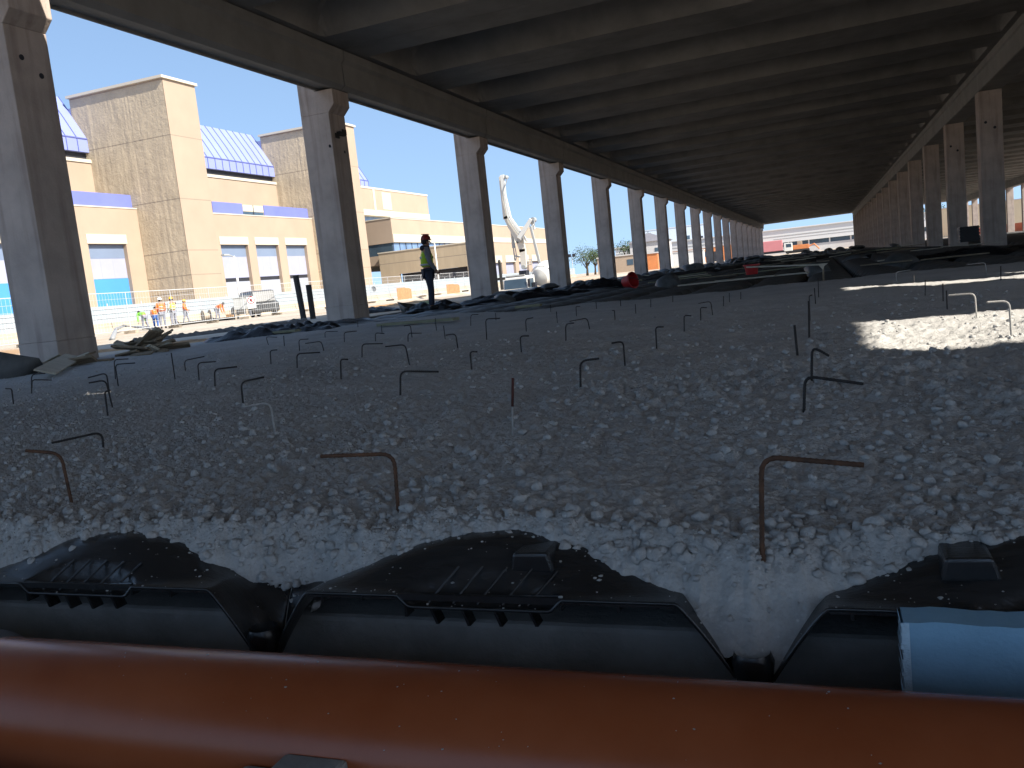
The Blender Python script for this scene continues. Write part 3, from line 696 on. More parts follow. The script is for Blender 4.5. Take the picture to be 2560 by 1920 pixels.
# loose formers and crumpled sheets heaped along the edges
def loose(x, y, z, rx, ry, rz, s, lab, grp):
    o = fd0.copy(); COL.objects.link(o); o.name = 'loose_dome'; o.location = (x, y, z); o.rotation_euler = (rx, ry, rz); o.scale = (s, s, s * random.uniform(1, 1.5)); return tag(o, lab, 'dome former', grp)
GLO = 'loose black formers lying on the bare rows'
LLO = 'loose black dome former thrown askew on top of the bare rows near the columns'
for i in range(60):
    t = random.random(); Y = 20 + 62 * t ** 1.4; X = -10.2 + abs(random.gauss(0, 1.3)) if random.random() < .72 else random.uniform(-8, 5.0)
    if Y > 19.5 and Y < 22.3 and X < -8.6: continue
    h = .10 * random.random()
    loose(X, Y, -.08 + h, random.uniform(-.45, .45), random.uniform(-.45, .45), random.uniform(0, 6.28), random.uniform(.45, .8), LLO, GLO)
for i in range(26):
    Y = random.uniform(55, 165); X = random.choice((random.uniform(-10, -8), random.uniform(-4, 5.5)))
    loose(X, Y, .0 + .08 * random.random(), random.uniform(-.5, .5), random.uniform(-.5, .5), random.uniform(0, 6.28), random.uniform(.8, 1.3), LLO, GLO)

def sheet(name, loc, sx, sy, h, seed, lab, cat='plastic heap', rz=0., m=None, grp=None, n=46):
    mb = MB()
    for j in range(n + 1):
        for i in range(n + 1):
            u = -1 + 2 * i / n; v = -1 + 2 * j / n
            q = Vector((u * 2.2 + seed * 7, v * 2.2, seed)); env = max(0, 1 - (abs(u) ** 2.6)) * max(0, 1 - abs(v) ** 2.6)
            fold = abs(mnoise.noise(q * .9)) * 1.1 + .28 * abs(mnoise.noise(q * 2.6)) + .08 * mnoise.noise(q * 7)
            z = h * env ** .6 * (.45 + fold)
            ex = .08 * mnoise.noise(q * 1.7 + Vector((9, 0, 0)))
            mb.v.append((u * sx * (1 + ex), v * sy * (1 + ex), z))
    for j in range(n):
        for i in range(n):
            a = j * (n + 1) + i; mb.f.append((a, a + 1, a + n + 2, a + n + 1)); mb.m.append(0)
    o = mb.build(name, m or M_SHEET, smooth=True, recalc=False); o.location = loc; o.rotation_euler = (0, 0, rz)
    return tag(o, lab, cat, grp)
def base_at(px, py, z=0.): return onZ(px, py, z)
p = base_at(620, 846); sheet('plastic_heap', (p.x - .1, p.y + .5, -.03), .95, .55, .20, 1, 'big crumpled black plastic heap on the fill right of the scrap timber pile', rz=.35)
p = base_at(700, 838); sheet('plastic_heap', (p.x, p.y + .8, -.03), .6, .45, .2, 2, 'rounded glossy black plastic heap left of the second column foot', rz=.3)
p = base_at(790, 815); sheet('plastic_heap', (p.x, p.y + .9, .0), .7, .4, .07, 3, 'low black plastic heap against the dark post near the second column', rz=.4)
p = base_at(880, 795); sheet('plastic_heap', (p.x, p.y + 1.2, .05), .75, .45, .17, 4, 'black plastic heap in front of the foot of the second column', rz=.4)
p = base_at(985, 790); sheet('plastic_heap', (p.x, p.y + 2.2, .0), .7, .45, .2, 5, 'low pointed black plastic heap left of the standing worker', rz=.4)
p = base_at(1150, 770); sheet('plastic_heap', (p.x, p.y + 3.0, .0), 1.3, .5, .20, 6, 'long black plastic heap right of the standing worker', rz=.4)
p = base_at(1260, 757); sheet('plastic_heap', (p.x, p.y + 3.0, .0), 1.3, .5, .18, 7, 'black plastic heap at the foot of the third column in front of the mixer truck', rz=.4)
p = base_at(1360, 745); sheet('plastic_heap', (p.x, p.y + 5.0, .02), 1.1, .6, .24, 8, 'tall ragged black plastic heap at the foot of the fourth column', rz=.4)
for i, (px, py, s) in enumerate(((1470, 735, 1.5), (1560, 722, 1.8), (1650, 712, 1.8), (1740, 702, 2.2), (1840, 690, 2.6), (1960, 680, 2.2), (2080, 668, 2.2), (2180, 655, 2.0))):
    p = base_at(px, py); dirn = Vector((p.x, p.y, 0)).normalized()
    q = p + dirn * (10 + i * 2.5); sheet('plastic_heap', (q.x, q.y, -.02), s, .9, .15, 20 + i, 'ragged black plastic heap in the dark line across the far hall floor', rz=.3, grp='far plastic heaps', n=30)
p = base_at(2480, 640); sheet('plastic_heap', (p.x, p.y + 3, -.05), 1.5, .6, .19, 40, 'wide black plastic heap by the foot of the nearest right hand column', rz=-.1)
# upturned former at the left edge
p = base_at(20, 940)
up = fd0.copy(); COL.objects.link(up); up.name = 'upturned_dome'; up.location = (p.x - .25, p.y + .2, .16); up.rotation_euler = (R(160), R(18), .6); up.scale = (1.0, 1.0, 1.9)
tag(up, 'upturned black dome former with a curved lip at the left edge beside the nearest column', 'dome former')
p = base_at(1030, 783)
up = fd0.copy(); COL.objects.link(up); up.name = 'upturned_dome'; q = onY(1030, 772, 19.6); up.location = (q.x, 19.6, .14); up.rotation_euler = (R(200), R(12), 1.0); up.scale = (.62, .5, 1.1)
tag(up, 'small upturned black former just left of the standing worker', 'dome former')
# pale lime box behind the worker, black crate far right, planks, buckets, lath
q = onY(1069, 768, 21.8); bx = MB(); bx.box((-.16, -.14, 0), (.16, .14, .17)); bx.box((-.17, -.15, .17), (.17, .15, .20)); o = bx.build('foam_box', mat('pale lime box', (.45, .52, .30), .8, .1, 10), bevel=.01); o.location = (q.x, 21.8, .0); tag(o, 'small pale lime box on the floor behind the standing worker', 'box')
q = onZ(2422, 606, .05); Yq = 33.5; q = onY(2422, 604, Yq)
bx = MB(); bx.box((-.29, -.25, 0), (.29, .25, .52)); 
for k in range(5): bx.box((-.31, -.27, .04 + k * .1), (.31, .27, .09 + k * .1))
o = bx.build('black_crate', M_SHEET); o.location = (q.x, Yq, q.z); tag(o, 'square black plastic crate standing in front of the second right hand column', 'crate')
def plank(a, b, wd, th, m, lab, cat='plank', grp=None, roll=0., name='plank'):
    a = Vector(a); b = Vector(b); d = (b - a); L = d.length; qn = d.to_track_quat('X', 'Z') @ Quaternion((1, 0, 0), roll)
    mb = MB(); mb.box((0, -wd / 2, -th / 2), (L, wd / 2, th / 2)); o = mb.build(name, m, bevel=.003); o.location = a; o.rotation_mode = 'QUATERNION'; o.rotation_quaternion = qn; return tag(o, lab, cat, grp)
M_PLANKG = mat('greenish plank', (.26, .25, .16), .85, .2, 5, .2, 25, stretch=(1, 6, 6))
for (a, b, lab) in (((950, 812), (1140, 797), 'long pale plank along the left part of the far edge of the fill'), ((1290, 768), (1352, 762), 'short pale plank at the far edge of the fill near the middle'),
                    ((640, 835), (745, 826), 'pale plank beside the rounded black heap'), ((1600, 690), (1760, 678), 'long thin pale plank lying on the dark formwork beyond the red ball'),
                    ((1520, 712), (1600, 700), 'thin pale plank between the red ball shaped bucket and the long plank')):
    A = onZ(*a, .05); Bq = onZ(*b, .05); L = (Bq - A)
    if L.length > 7: Bq = A + L.normalized() * 7
    plank(A, Bq, .16, .04, M_PLANKG, lab)
A = onY(1866, 668, 15.6); Bq = onY(2062, 661, 14.8)
plank(A, Bq, .025, .025, M_WOODP, 'long pale lath leaning level above the dark formwork in the middle distance', 'lath', name='lath')
tri = MB(); c = onY(2056, 662, 14.8); s = 14.8 / 2139.
tri.prism([(-11 * s, 3 * s), (13 * s, 3 * s), (4 * s, -3 * s), (1 * s, -12 * s)], 'y', -.01, .01); o = tri.build('paper_flag', M_WOODP); o.location = c; tag(o, 'pale triangular scrap at the tip of the long lath', 'flag')
plank((c.x, 14.82, -.12), (c.x + .01, 14.82, c.z), .03, .03, M_WOOD, 'thin dark stake holding up the long pale lath', 'stake', name='stake')
def bucket(loc, r1, r2, h, lab, tilt=(0, 0, 0)):
    e = empty('bucket', loc); e.rotation_euler = tilt; tag(e, lab, 'bucket', None)
    mb = MB(); mb.lathe([(r1, 0), (r2, h), (r2 + .02, h), (r2 + .02, h - .03), (r2, h - .035), (r2 - .015, h - .01), (r1 - .015, .015)], (0, 0, 0), 24); smoothed(mb.build('pail', M_REDB, e))
    hb = MB(); hb.tube([(r2 * math.cos(a), 0.02 + .0 * a, h + r2 * .35 * math.sin(a)) for a in [math.pi * i / 12 for i in range(13)]], .008, 6); hb.build('handle', M_POST, e)
Yb = 18.; q = onY(1573, 703, Yb); bucket((q.x - .1, Yb, q.z - .02), .11, .16, .24, 'dark red bucket lying on its side on the black formwork', (R(80), .2, 1.1))
Yb = 19.5; q = onY(1880, 686, Yb); bucket((q.x, Yb, q.z), .12, .16, .22, 'upright dull red bucket on the dark formwork in the middle distance')
for i in range(46):
    t = random.random(); Yq = 17 + 50 * t; Xq = random.uniform(-6, 4.5)
    L = random.uniform(.5, 2.2); a = random.uniform(-.5, .5)
    plank((Xq, Yq, .02 + .2 * random.random() * t), (Xq + L * math.cos(a), Yq + L * math.sin(a), .04 + .2 * random.random() * t), .1, .03, random.choice((M_WOOD, M_WOODP, M_PLANKG)), 'scrap board lying among the black formers far down the hall', 'plank', 'scrap boards on the formwork')

# scrap timber piles: every board is a thing
def pile(px, py, n, spread, lab, seed, grp, tall=.35, Lr=(.5, 1.3)):
    rd = random.Random(seed); c = onZ(px, py, 0.)
    for i in range(n):
        a = rd.uniform(-.5, .9); el = rd.uniform(-.05, .95 if tall > .3 else .35) * (1 if i > n // 3 else .2); L = rd.uniform(*Lr)
        st_ = Vector((c.x + rd.gauss(0, spread * .45), c.y + rd.gauss(0, .22), rd.uniform(.01, tall * .45)))
        sgn = rd.choice((1, 1, -1)); d = Vector((math.cos(a) * sgn * .9, math.sin(a) * .7, math.sin(el)))
        plank(st_ - d * L * .4, st_ + d * L * .6, rd.uniform(.07, .16), rd.uniform(.018, .04), M_WOOD if rd.random() < .8 else M_WOODP, lab, 'board', grp, rd.uniform(-.6, .6), 'scrap_board')
pile(370, 884, 24, .42, 'splintered scrap board in the bristling pile right of the nearest column', 3, 'boards of the larger scrap pile', .42, (.35, .85))
pile(140, 920, 16, .42, 'scrap board in the low pile in front of the nearest column', 5, 'boards of the smaller scrap pile', .14, (.4, .9))
p = onZ(112, 930, .06); q = onZ(185, 890, .12)
plank(p, q, .22, .02, M_WOODP, 'wide pale plywood board on top of the low scrap pile by the nearest column', 'board', None, .35, 'plywood_board')
# two dark posts and a bush of offcuts by them
for (a, b, lab) in (((760, 800), (739, 689), 'taller dark steel post between the first two columns'), ((783, 797), (771, 712), 'shorter grey post right of the taller dark post')):
    A = onZ(*a, -.05); t = onY(*b, A.y); mb = MB(); mb.tube([(A.x, A.y, -.05), (t.x, t.y, t.z)], .10 if 'taller' in lab else .12, 10); tag(mb.build('steel_post', M_POST if 'taller' in lab else mat('weathered post', (.12, .11, .10), .8, .2, 5)), lab, 'post')

# ------------------------------------------------------------------ people
def skinned(name, verts, edges, radii, m, parent=None, sub=2, root=0):
    me = bpy.data.meshes.new(name); me.from_pydata(verts, edges, []); me.materials.append(m)
    o = bpy.data.objects.new(name, me); COL.objects.link(o)
    sk = o.modifiers.new('skin', 'SKIN'); sk.use_smooth_shade = True
    lay = me.skin_vertices[0] if me.skin_vertices else None
    if lay is None:
        bm = bmesh.new(); bm.from_mesh(me); bm.verts.layers.skin.verify(); bm.to_mesh(me); bm.free(); lay = me.skin_vertices[0]
    for i, r_ in enumerate(radii):
        lay.data[i].radius = r_ if isinstance(r_, tuple) else (r_, r_); lay.data[i].use_root = (i == root); lay.data[i].use_loose = False
    ss_ = o.modifiers.new('sub', 'SUBSURF'); ss_.levels = sub; ss_.render_levels = sub
    if parent: o.parent = parent
    return o
def person(loc, rz, J, cols, label, hat, vest=True, scale=1., name='person', hood=False):
    """J: joint positions (x forward, y left, z up)."""
    V = lambda k: J[k]
    mid = lambda a, b, t: tuple(J[a][i] * (1 - t) + J[b][i] * t for i in range(3))
    names = ['pelvis', 'waist', 'chest', 'neck', 'headb', 'headt', 'shL', 'elL', 'wrL', 'haL', 'shR', 'elR', 'wrR', 'haR', 'hiL', 'knL', 'anL', 'toL', 'hiR', 'knR', 'anR', 'toR']
    vs = [J[k] for k in names]; ix = {k: i for i, k in enumerate(names)}
    es = [(ix[a], ix[b]) for a, b in (('pelvis', 'waist'), ('waist', 'chest'), ('chest', 'neck'), ('neck', 'headb'), ('headb', 'headt'), ('chest', 'shL'), ('shL', 'elL'), ('elL', 'wrL'), ('wrL', 'haL'), ('chest', 'shR'), ('shR', 'elR'), ('elR', 'wrR'), ('wrR', 'haR'), ('pelvis', 'hiL'), ('hiL', 'knL'), ('knL', 'anL'), ('anL', 'toL'), ('pelvis', 'hiR'), ('hiR', 'knR'), ('knR', 'anR'), ('anR', 'toR'))]
    rad = {'pelvis': .115, 'waist': .105, 'chest': .125, 'neck': .066, 'headb': .075, 'headt': .085, 'shL': .062, 'elL': .042, 'wrL': .03, 'haL': .032, 'hiL': .085, 'knL': .064, 'anL': .032, 'toL': .02}
    for k in list(rad):
        if k.endswith('L'): rad[k[:-1] + 'R'] = rad[k]
    e = skinned(name, vs, es, [rad[k] for k in names], M_SKIN, sub=2); e.location = loc; e.rotation_euler = (0, 0, rz); e.scale = (scale,) * 3
    tag(e, label, 'person')
    def part(nm, keys, m, grow, sub=2, over=None):
        idx_ = {k: i for i, k in enumerate(keys)}; ed = [(idx_[names[a]], idx_[names[b]]) for a, b in es if names[a] in idx_ and names[b] in idx_]
        rr = [rad[k] + grow + (over or {}).get(k, 0) for k in keys]
        return skinned(nm, [J[k] for k in keys], ed, rr, m, e, sub)
    part('trousers', ['pelvis', 'hiL', 'knL', 'anL', 'hiR', 'knR', 'anR'], cols['legs'], .018)
    part('jacket', ['waist', 'chest', 'shL', 'elL', 'wrL', 'shR', 'elR', 'wrR'], cols['top'], .016, over={'waist': .018})
    if vest:
        jw = J['waist']; jp = J['pelvis']
        J2 = {'hem': tuple(jw[i] * .35 + jp[i] * .65 for i in range(3)), 'w': jw, 'c': J['chest'], 'n': tuple(J['chest'][i] * .45 + J['neck'][i] * .55 for i in range(3)),
              'l': tuple(J['chest'][i] * .35 + J['shL'][i] * .65 for i in range(3)), 'r': tuple(J['chest'][i] * .35 + J['shR'][i] * .65 for i in range(3))}
        ks = ['hem', 'w', 'c', 'n', 'l', 'r']
        v = skinned('safety_vest', [J2[k] for k in ks], [(0, 1), (1, 2), (2, 3), (2, 4), (2, 5)], [.165, .158, .178, .115, .112, .112], cols['vest'], e)
        # reflective bands
        for t in (.25, .75):
            c = tuple(J2['hem'][i] * (1 - t) + J2['c'][i] * t * .9 + J2['w'][i] * t * .1 for i in range(3)); up = (Vector(J2['c']) - Vector(J2['hem'])).normalized()
            M = up.to_track_quat('Z', 'Y').to_matrix() @ Matrix.Diagonal((1.0, 1.0, 1))
            mb = MB(); mb.lathe([(.158, -.022), (.163, -.02), (.163, .02), (.158, .022)], c, 20, M); mb.build('reflective_band', M_REFL, v, smooth=True)
    for s in ('L', 'R'):
        b = skinned('boot', [J['an' + s], (J['an' + s][0] + .01, J['an' + s][1], J['to' + s][2] + .005), J['to' + s]], [(0, 1), (1, 2)], [.066, .066, .06], M_BOOT, e, 1)
    hb, ht = Vector(J['headb']), Vector(J['headt']); upv = (ht - hb).normalized(); q = upv.to_track_quat('Z', 'Y').to_matrix()
    fwd = Vector(J['face']).normalized(); fwd = (fwd - upv * fwd.dot(upv)).normalized()
    cen = hb * .45 + ht * .55
    M = Matrix((fwd, upv.cross(fwd), upv)).transposed()
    fc = MB(); L = lambda v: cen + M @ Vector(v)
    fc.tube([L((.085, 0, .015)), L((.118, 0, -.03))], [.010, .016], 8); fc.ball(L((.0, .088, -.01)), .028, 6, (.5, .35, 1)); fc.ball(L((.0, -.088, -.01)), .028, 6, (.5, .35, 1)); fc.build('nose_and_ears', M_SKIN, e, smooth=True)
    ey = MB()
    for s in (1, -1): ey.ball(L((.088, .034 * s, .012)), .012, 6)
    ey.tube([L((.092, .03, -.062)), L((.097, 0, -.064)), L((.092, -.03, -.062))], .006, 6); ey.build('eyes_and_mouth', M_FACE, e, smooth=True)
    hr = MB(); hr.ball(L((-.025, 0, .02)), .098, 10, (.95, .98, 1.02)); hr.build('hair', M_HAIR, e, smooth=True)
    if hat is not None:
        hm = MB(); prof = [(.002, .145), (.05, .138), (.09, .11), (.112, .065), (.119, .02), (.119, .012), (.105, .012)]
        hm.lathe(prof[::-1], (0, 0, .03), 22, None); pk = [(.09, -.09), (.15, -.05), (.165, 0), (.15, .05), (.09, .09)]
        hm.prism(pk, 'z', .036, .046); hm.box((-.1, -.008, .165), (.09, .008, .182))
        hm.v = [tuple(L(v)) for v in hm.v]; smoothed(hm.build('helmet', hat, e), 50)
    if hood:
        hd = MB(); hd.ball(L((-.08, 0, -.14)), .085, 8, (.9, 1.3, .8)); hd.tube([L((.05, .05, -.13)), L((-.03, .085, -.12)), L((-.09, 0, -.11)), L((-.03, -.085, -.12)), L((.05, -.05, -.13))], .035, 8); hd.build('hood', M_DARK, e, smooth=True)
    # fingers
    for s in ('L', 'R'):
        w_, h_ = Vector(J['wr' + s]), Vector(J['ha' + s]); d = (h_ - w_).normalized(); sd = d.cross(Vector((0, 1, 0))).normalized() if abs(d.y) < .9 else Vector((1, 0, 0))
        fg = MB()
        for i, l_ in enumerate((.06, .072, .068, .052)):
            o_ = h_ + sd * (.027 - .018 * i); fg.tube([o_, o_ + d * l_ * .5, o_ + d * l_ + Vector((0, -.012 if s == 'L' else .012, 0))], [.0095, .009, .007], 6)
        fg.tube([h_ - d * .02 + sd * .03, h_ + d * .02 + sd * .055], [.011, .008], 6); fg.build('fingers', M_SKIN, e, smooth=True)
    return e
def stand_pose(lean=0., arml=(.15, .1), armr=(.15, .1), stride=.0, kneeb=0., drop=0., head_pitch=0., face_turn=0., look=None):
    """lean: torso bend in radians. arm: (upper arm swing, elbow bend)."""
    J = {}; hz = .90 - drop; J['pelvis'] = (0, 0, hz)
    def up(l, a): return (l * math.sin(a), l * math.cos(a))
    w_ = up(.16, lean * .6); c_ = up(.41, lean); n_ = up(.535, lean * 1.02)
    J['waist'] = (w_[0], 0, hz + w_[1]); J['chest'] = (c_[0], 0, hz + c_[1]); J['neck'] = (n_[0] + .005, 0, hz + n_[1])
    ha = lean * .75 + head_pitch; h0 = up(.07, ha); h1 = up(.17, ha)
    J['headb'] = (J['neck'][0] + h0[0] + .01, 0, J['neck'][2] + h0[1]); J['headt'] = (J['neck'][0] + h1[0] + .015, 0, J['neck'][2] + h1[1])
    for s, sg, ar in (('L', 1, arml), ('R', -1, armr)):
        sp_ = up(.48, lean); sh = (sp_[0], .185 * sg, hz + sp_[1]); J['sh' + s] = sh
        a = ar[0]; el = (sh[0] + .28 * math.sin(a), sh[1] + .035 * sg, sh[2] - .28 * math.cos(a)); J['el' + s] = el
        a2 = a + ar[1]; inw = -.05 * sg * (1 if ar[1] > .3 else 0)
        wr = (el[0] + .24 * math.sin(a2), el[1] + inw, el[2] - .24 * math.cos(a2)); J['wr' + s] = wr
        J['ha' + s] = (wr[0] + .07 * math.sin(a2), wr[1] + inw * .3, wr[2] - .07 * math.cos(a2))
        st_ = stride * sg; kb = kneeb
        J['hi' + s] = (0, .095 * sg, hz - .05); hx = st_ * .45 + kb * .5; an = (st_, .11 * sg, .085)
        J['kn' + s] = ((0 + an[0]) / 2 + .03 + kb, .105 * sg, (hz + an[2]) / 2 - .01); J['an' + s] = an; J['to' + s] = (an[0] + .15, .12 * sg, .045)
    J['face'] = (math.cos(face_turn), math.sin(face_turn), 0)
    return J
# the worker inside the hall: back three-quarters to us, looking along the hall to the right
P = onZ(1080, 767, .06); face = math.atan2(.35, .94)       # turned to face along +X and away
person((P.x * .895, P.y * .895, .045), face + .25, stand_pose(.02, (-.05, .35), (.05, .55), .04, .0, face_turn=.15), {'legs': M_DENIM, 'top': M_GREYS, 'vest': M_HIVIS},
       'person in lime safety vest, grey sweatshirt and dark red helmet standing inside by the columns', M_REDH, scale=1.0, hood=True)
def outside(px, py, hgt, ang, J, cols, lab, hat, vest=True, z=GZ):
    p = onZ(px, py, z); return person((p.x, p.y, z), ang, J, cols, lab, hat, vest, hgt)
vw = math.atan2(-34, 37)
outside(410, 821, 1.0, 2.4, stand_pose(.05, (.1, .5), (.1, .5), .03), {'legs': M_GREYT, 'top': M_ORANGE, 'vest': M_ORANGE}, 'person in orange vest and white helmet seen from behind in the group of workers', M_WHIH)
outside(438, 816.5, 1.03, 2.9, stand_pose(.03, (.15, .7), (.12, .6), .05), {'legs': M_GREYT, 'top': M_WHITE, 'vest': M_HIVISY}, 'person in yellow vest and yellow helmet beside the one in the white helmet', M_YELH)
outside(467, 809.5, 1.0, .5, stand_pose(.02, (.1, .4), (.15, .9), .19), {'legs': M_GREYT, 'top': M_ORANGE, 'vest': M_ORANGE}, 'person in orange vest and yellow helmet stepping to the right, apart from the group', M_YELH)
outside(366, 823, 1.0, 2.8, stand_pose(1.25, (-.1, .1), (-.2, .1), .12, .03, .06), {'legs': M_GREYT, 'top': M_GREENV, 'vest': M_GREENV}, 'person in bright green top bending down at the left of the workers', None)
outside(392, 822.5, .98, 2.2, stand_pose(.9, (.1, .5), (.1, .5), .06, .08, .14), {'legs': M_BLUET, 'top': M_ORANGE, 'vest': M_ORANGE}, 'person in orange vest and blue jeans stooping beside the one in green', None)
outside(545, 800, 1.02, .2, stand_pose(1.1, (.0, .2), (.1, .2), .08, .03, .06), {'legs': M_GREYT, 'top': M_ORANGE, 'vest': M_ORANGE}, 'person in orange vest bending forward left of the grey electrical cabinet', None)

# ------------------------------------------------------------------ outside: hoarding, mesh fence, site things
HXX = -44.0
for k in range(48):
    y0 = 14 + k * 3.0; e = empty('hoarding_panel', (HXX, y0, GZ)); tag(e, 'white corrugated hoarding sheet on a concrete barrier, in the long line before the buildings', 'hoarding', 'hoarding panels along the site boundary')
    if k == 0:
        mb = MB(); n = 30; ys_ = [.02 + 2.96 * i / n for i in range(n + 1)]
        for i in range(n):
            xa_ = .02 * (i % 2); xb_ = .02 * ((i + 1) % 2)
            mb.add([(xa_, ys_[i], .62), (xb_, ys_[i + 1], .62), (xb_, ys_[i + 1], 1.72), (xa_, ys_[i], 1.72)], [(0, 1, 2, 3)])
        sh0 = mb.build('sheet', M_HOARD, e, recalc=False); sh0.modifiers.new('s', 'SOLIDIFY').thickness = .01
        mb = MB(); mb.prism([(-.28, 0), (.28, 0), (.28, .1), (.12, .3), (.09, .64), (-.09, .64), (-.12, .3), (-.28, .1)], 'y', .03, 2.97); br0 = mb.build('barrier', M_BARR, e)
        mb = MB(); mb.box((-.06, -.03, .6), (-.01, .03, 1.9)); mb.tube([(.05, 0, 1.55), (.05, 3., 1.55)], .012, 6); mb.tube([(.05, 0, .95), (.05, 3., .95)], .012, 6); mb.tube([(.05, 0, 1.25), (.05, 3., 1.25)], .012, 6); pq0 = mb.build('post', M_STEELP, e)
    else:
        for s in (sh0, br0, pq0): c = s.copy(); COL.objects.link(c); c.parent = e
def fence_panel(a, b, h, lab, grp, base):
    a = Vector(a); b = Vector(b); L = (b - a).length; e = empty('mesh_fence', a, math.atan2(b.y - a.y, b.x - a.x)); tag(e, lab, 'fence panel', grp)
    mb = MB(); mb.tube([(0, 0, .05), (0, 0, h), (L, 0, h), (L, 0, .05)], .024, 6); mb.tube([(0, 0, .18), (L, 0, .18)], .02, 6); mb.build('frame', M_STEELP, e)
    mb = MB(); n = int(L / .22)
    for i in range(1, n): mb.tube([(L * i / n, 0, .18), (L * i / n, 0, h)], .0045, 4)
    for k in range(1, 6): mb.tube([(0, 0, .18 + (h - .18) * k / 6), (L, 0, .18 + (h - .18) * k / 6)], .007, 4)
    mb.build('mesh', M_STEELP, e)
    for x in (0, L): MB().box((x - .12, -.32, 0), (x + .12, .32, .13)).build('foot', M_BARR, e)
    return e
LF = 'galvanised wire mesh fence panel on concrete feet outside the columns'; GF = 'wire mesh fence panels'
pts_ = []
A = onZ(90, 842, GZ); 
fl = [(-30.0, 22.5), (-30.6, 26), (-31.2, 29.5), (-31.8, 33), (-32.2, 36.5), (-32.6, 40), (-33.0, 43.5), (-33.2, 47), (-33.4, 50.5), (-33.6, 54), (-33.8, 57.5), (-34.0, 61), (-34.2, 64.5), (-34.4, 68), (-34.5, 71.5), (-34.6, 75), (-34.7, 78.5), (-34.7, 82), (-34.7, 85.5), (-34.7, 89)]
for i in range(len(fl) - 1): fence_panel((fl[i][0], fl[i][1], GZ), (fl[i + 1][0], fl[i + 1][1], GZ), 2.0, LF, GF, 0)
# prohibition sign on the fence
sp_ = onX(625, 757, -30.5); sg = empty('warning_sign', (sp_.x + .1, sp_.y, sp_.z)); dx = Vector((sp_.x, sp_.y, 0)).normalized(); sg.rotation_euler = (0, 0, math.atan2(-dx.x, dx.y)); tag(sg, 'white sign with a red crossed ring over a dark hand on the mesh fence', 'sign')
k_ = (Vector((sp_.x, sp_.y, 0)).length) / 2250.
mb = MB(); mb.box((-10 * k_, -.01, -14 * k_), (10 * k_, .01, 15 * k_)); mb.build('board', M_SIGNW, sg)
MX = Matrix.Rotation(R(90), 3, 'X')
mb = MB(); mb.lathe([(9 * k_, .012), (9 * k_, .022)], (0, 0, 6 * k_), 28, MX); mb.build('disc', M_SIGNW, sg)
mb = MB(); n = 28; r1, r2 = 7.4 * k_, 9.1 * k_
for i in range(n):
    a, b = 2 * math.pi * i / n, 2 * math.pi * (i + 1) / n
    mb.add([(r1 * math.cos(a), -.026, 6 * k_ + r1 * math.sin(a)), (r2 * math.cos(a), -.026, 6 * k_ + r2 * math.sin(a)), (r2 * math.cos(b), -.026, 6 * k_ + r2 * math.sin(b)), (r1 * math.cos(b), -.026, 6 * k_ + r1 * math.sin(b))], [(0, 1, 2, 3)])
mb.box((-7.8 * k_, -.03, -.7 * k_), (7.8 * k_, -.027, .7 * k_), 0, Matrix.Translation((0, 0, 6 * k_)) @ Matrix.Rotation(R(45), 4, 'Y')); mb.build('red_ring', M_SIGNR, sg)
mb = MB(); mb.box((-2.2 * k_, -.0295, 2.2 * k_), (2.2 * k_, -.024, 6.5 * k_))
for i, l_ in enumerate((3.2, 4.2, 4.0, 3.0)): mb.box(((-2.2 + i * 1.12) * k_, -.0293, 6.4 * k_), ((-1.3 + i * 1.12) * k_, -.0242, (6.5 + l_) * k_))
mb.box((-3.4 * k_, -.0291, 4.5 * k_), (-2.1 * k_, -.0241, 7.2 * k_)); mb.build('hand', M_DARK, sg)
# second round sign seen on the hoarding right of the second column
sp_ = onX(935, 722, -34.6); mb = MB(); k2 = 55 / 2139.
MY = Matrix.Rotation(R(90), 3, 'X')
sg2 = empty('round_sign', sp_); tag(sg2, 'grey round sign hanging on the mesh fence right of the second column', 'sign')
mb.lathe([(8 * k2, -.01), (8 * k2, .01)], (0, 0, 0), 24, MY); mb.build('plate', M_HOARD, sg2)
mb = MB(); mb.tube([(8 * k2 * math.cos(2 * math.pi * i / 24), -.02, 8 * k2 * math.sin(2 * math.pi * i / 24)) for i in range(25)], .03, 6); mb.box((-.02, -.03, -5 * k2), (.02, -.015, 4 * k2)); mb.build('rim', M_CABIN, sg2)

# electrical cabinet on legs
p = onZ(606, 797, GZ); cb = empty('electrical_cabinet', (p.x, p.y, GZ)); cb.rotation_euler = (0, 0, .6); tag(cb, 'grey electrical cabinet on a low frame behind the mesh fence', 'cabinet')
k_ = Vector((p.x, p.y, 0)).length / 2139.
mb = MB(); mb.box((-15 * k_, -.35, 22 * k_), (15 * k_, .35, 49 * k_)); mb.box((-17 * k_, -.4, 49 * k_), (17 * k_, .4, 51 * k_)); mb.build('cabinet_body', M_CABIN, cb, bevel=.01)
mb = MB(); mb.box((-14 * k_, -.365, 23 * k_), (-.5 * k_, -.352, 48 * k_)); mb.box((.5 * k_, -.365, 23 * k_), (14 * k_, -.352, 48 * k_)); mb.build('door', M_CABIN, cb)
mb = MB()
for x in (-13 * k_, 13 * k_):
    for y in (-.3, .3): mb.box((x - .05, y - .05, 0), (x + .05, y + .05, 22 * k_))
mb.box((-14 * k_, -.3, 8 * k_), (14 * k_, .3, 10 * k_)); mb.build('stand', M_BARR, cb)
p = onZ(580, 796, GZ); mb = MB(); mb.box((-.32, -.25, 0), (.32, .25, .3)); mb.box((-.34, -.27, .3), (.34, .27, .34)); o = mb.build('cardboard_box', M_CARD); o.location = (p.x, p.y, GZ); tag(o, 'brown box on the ground left of the electrical cabinet', 'box')

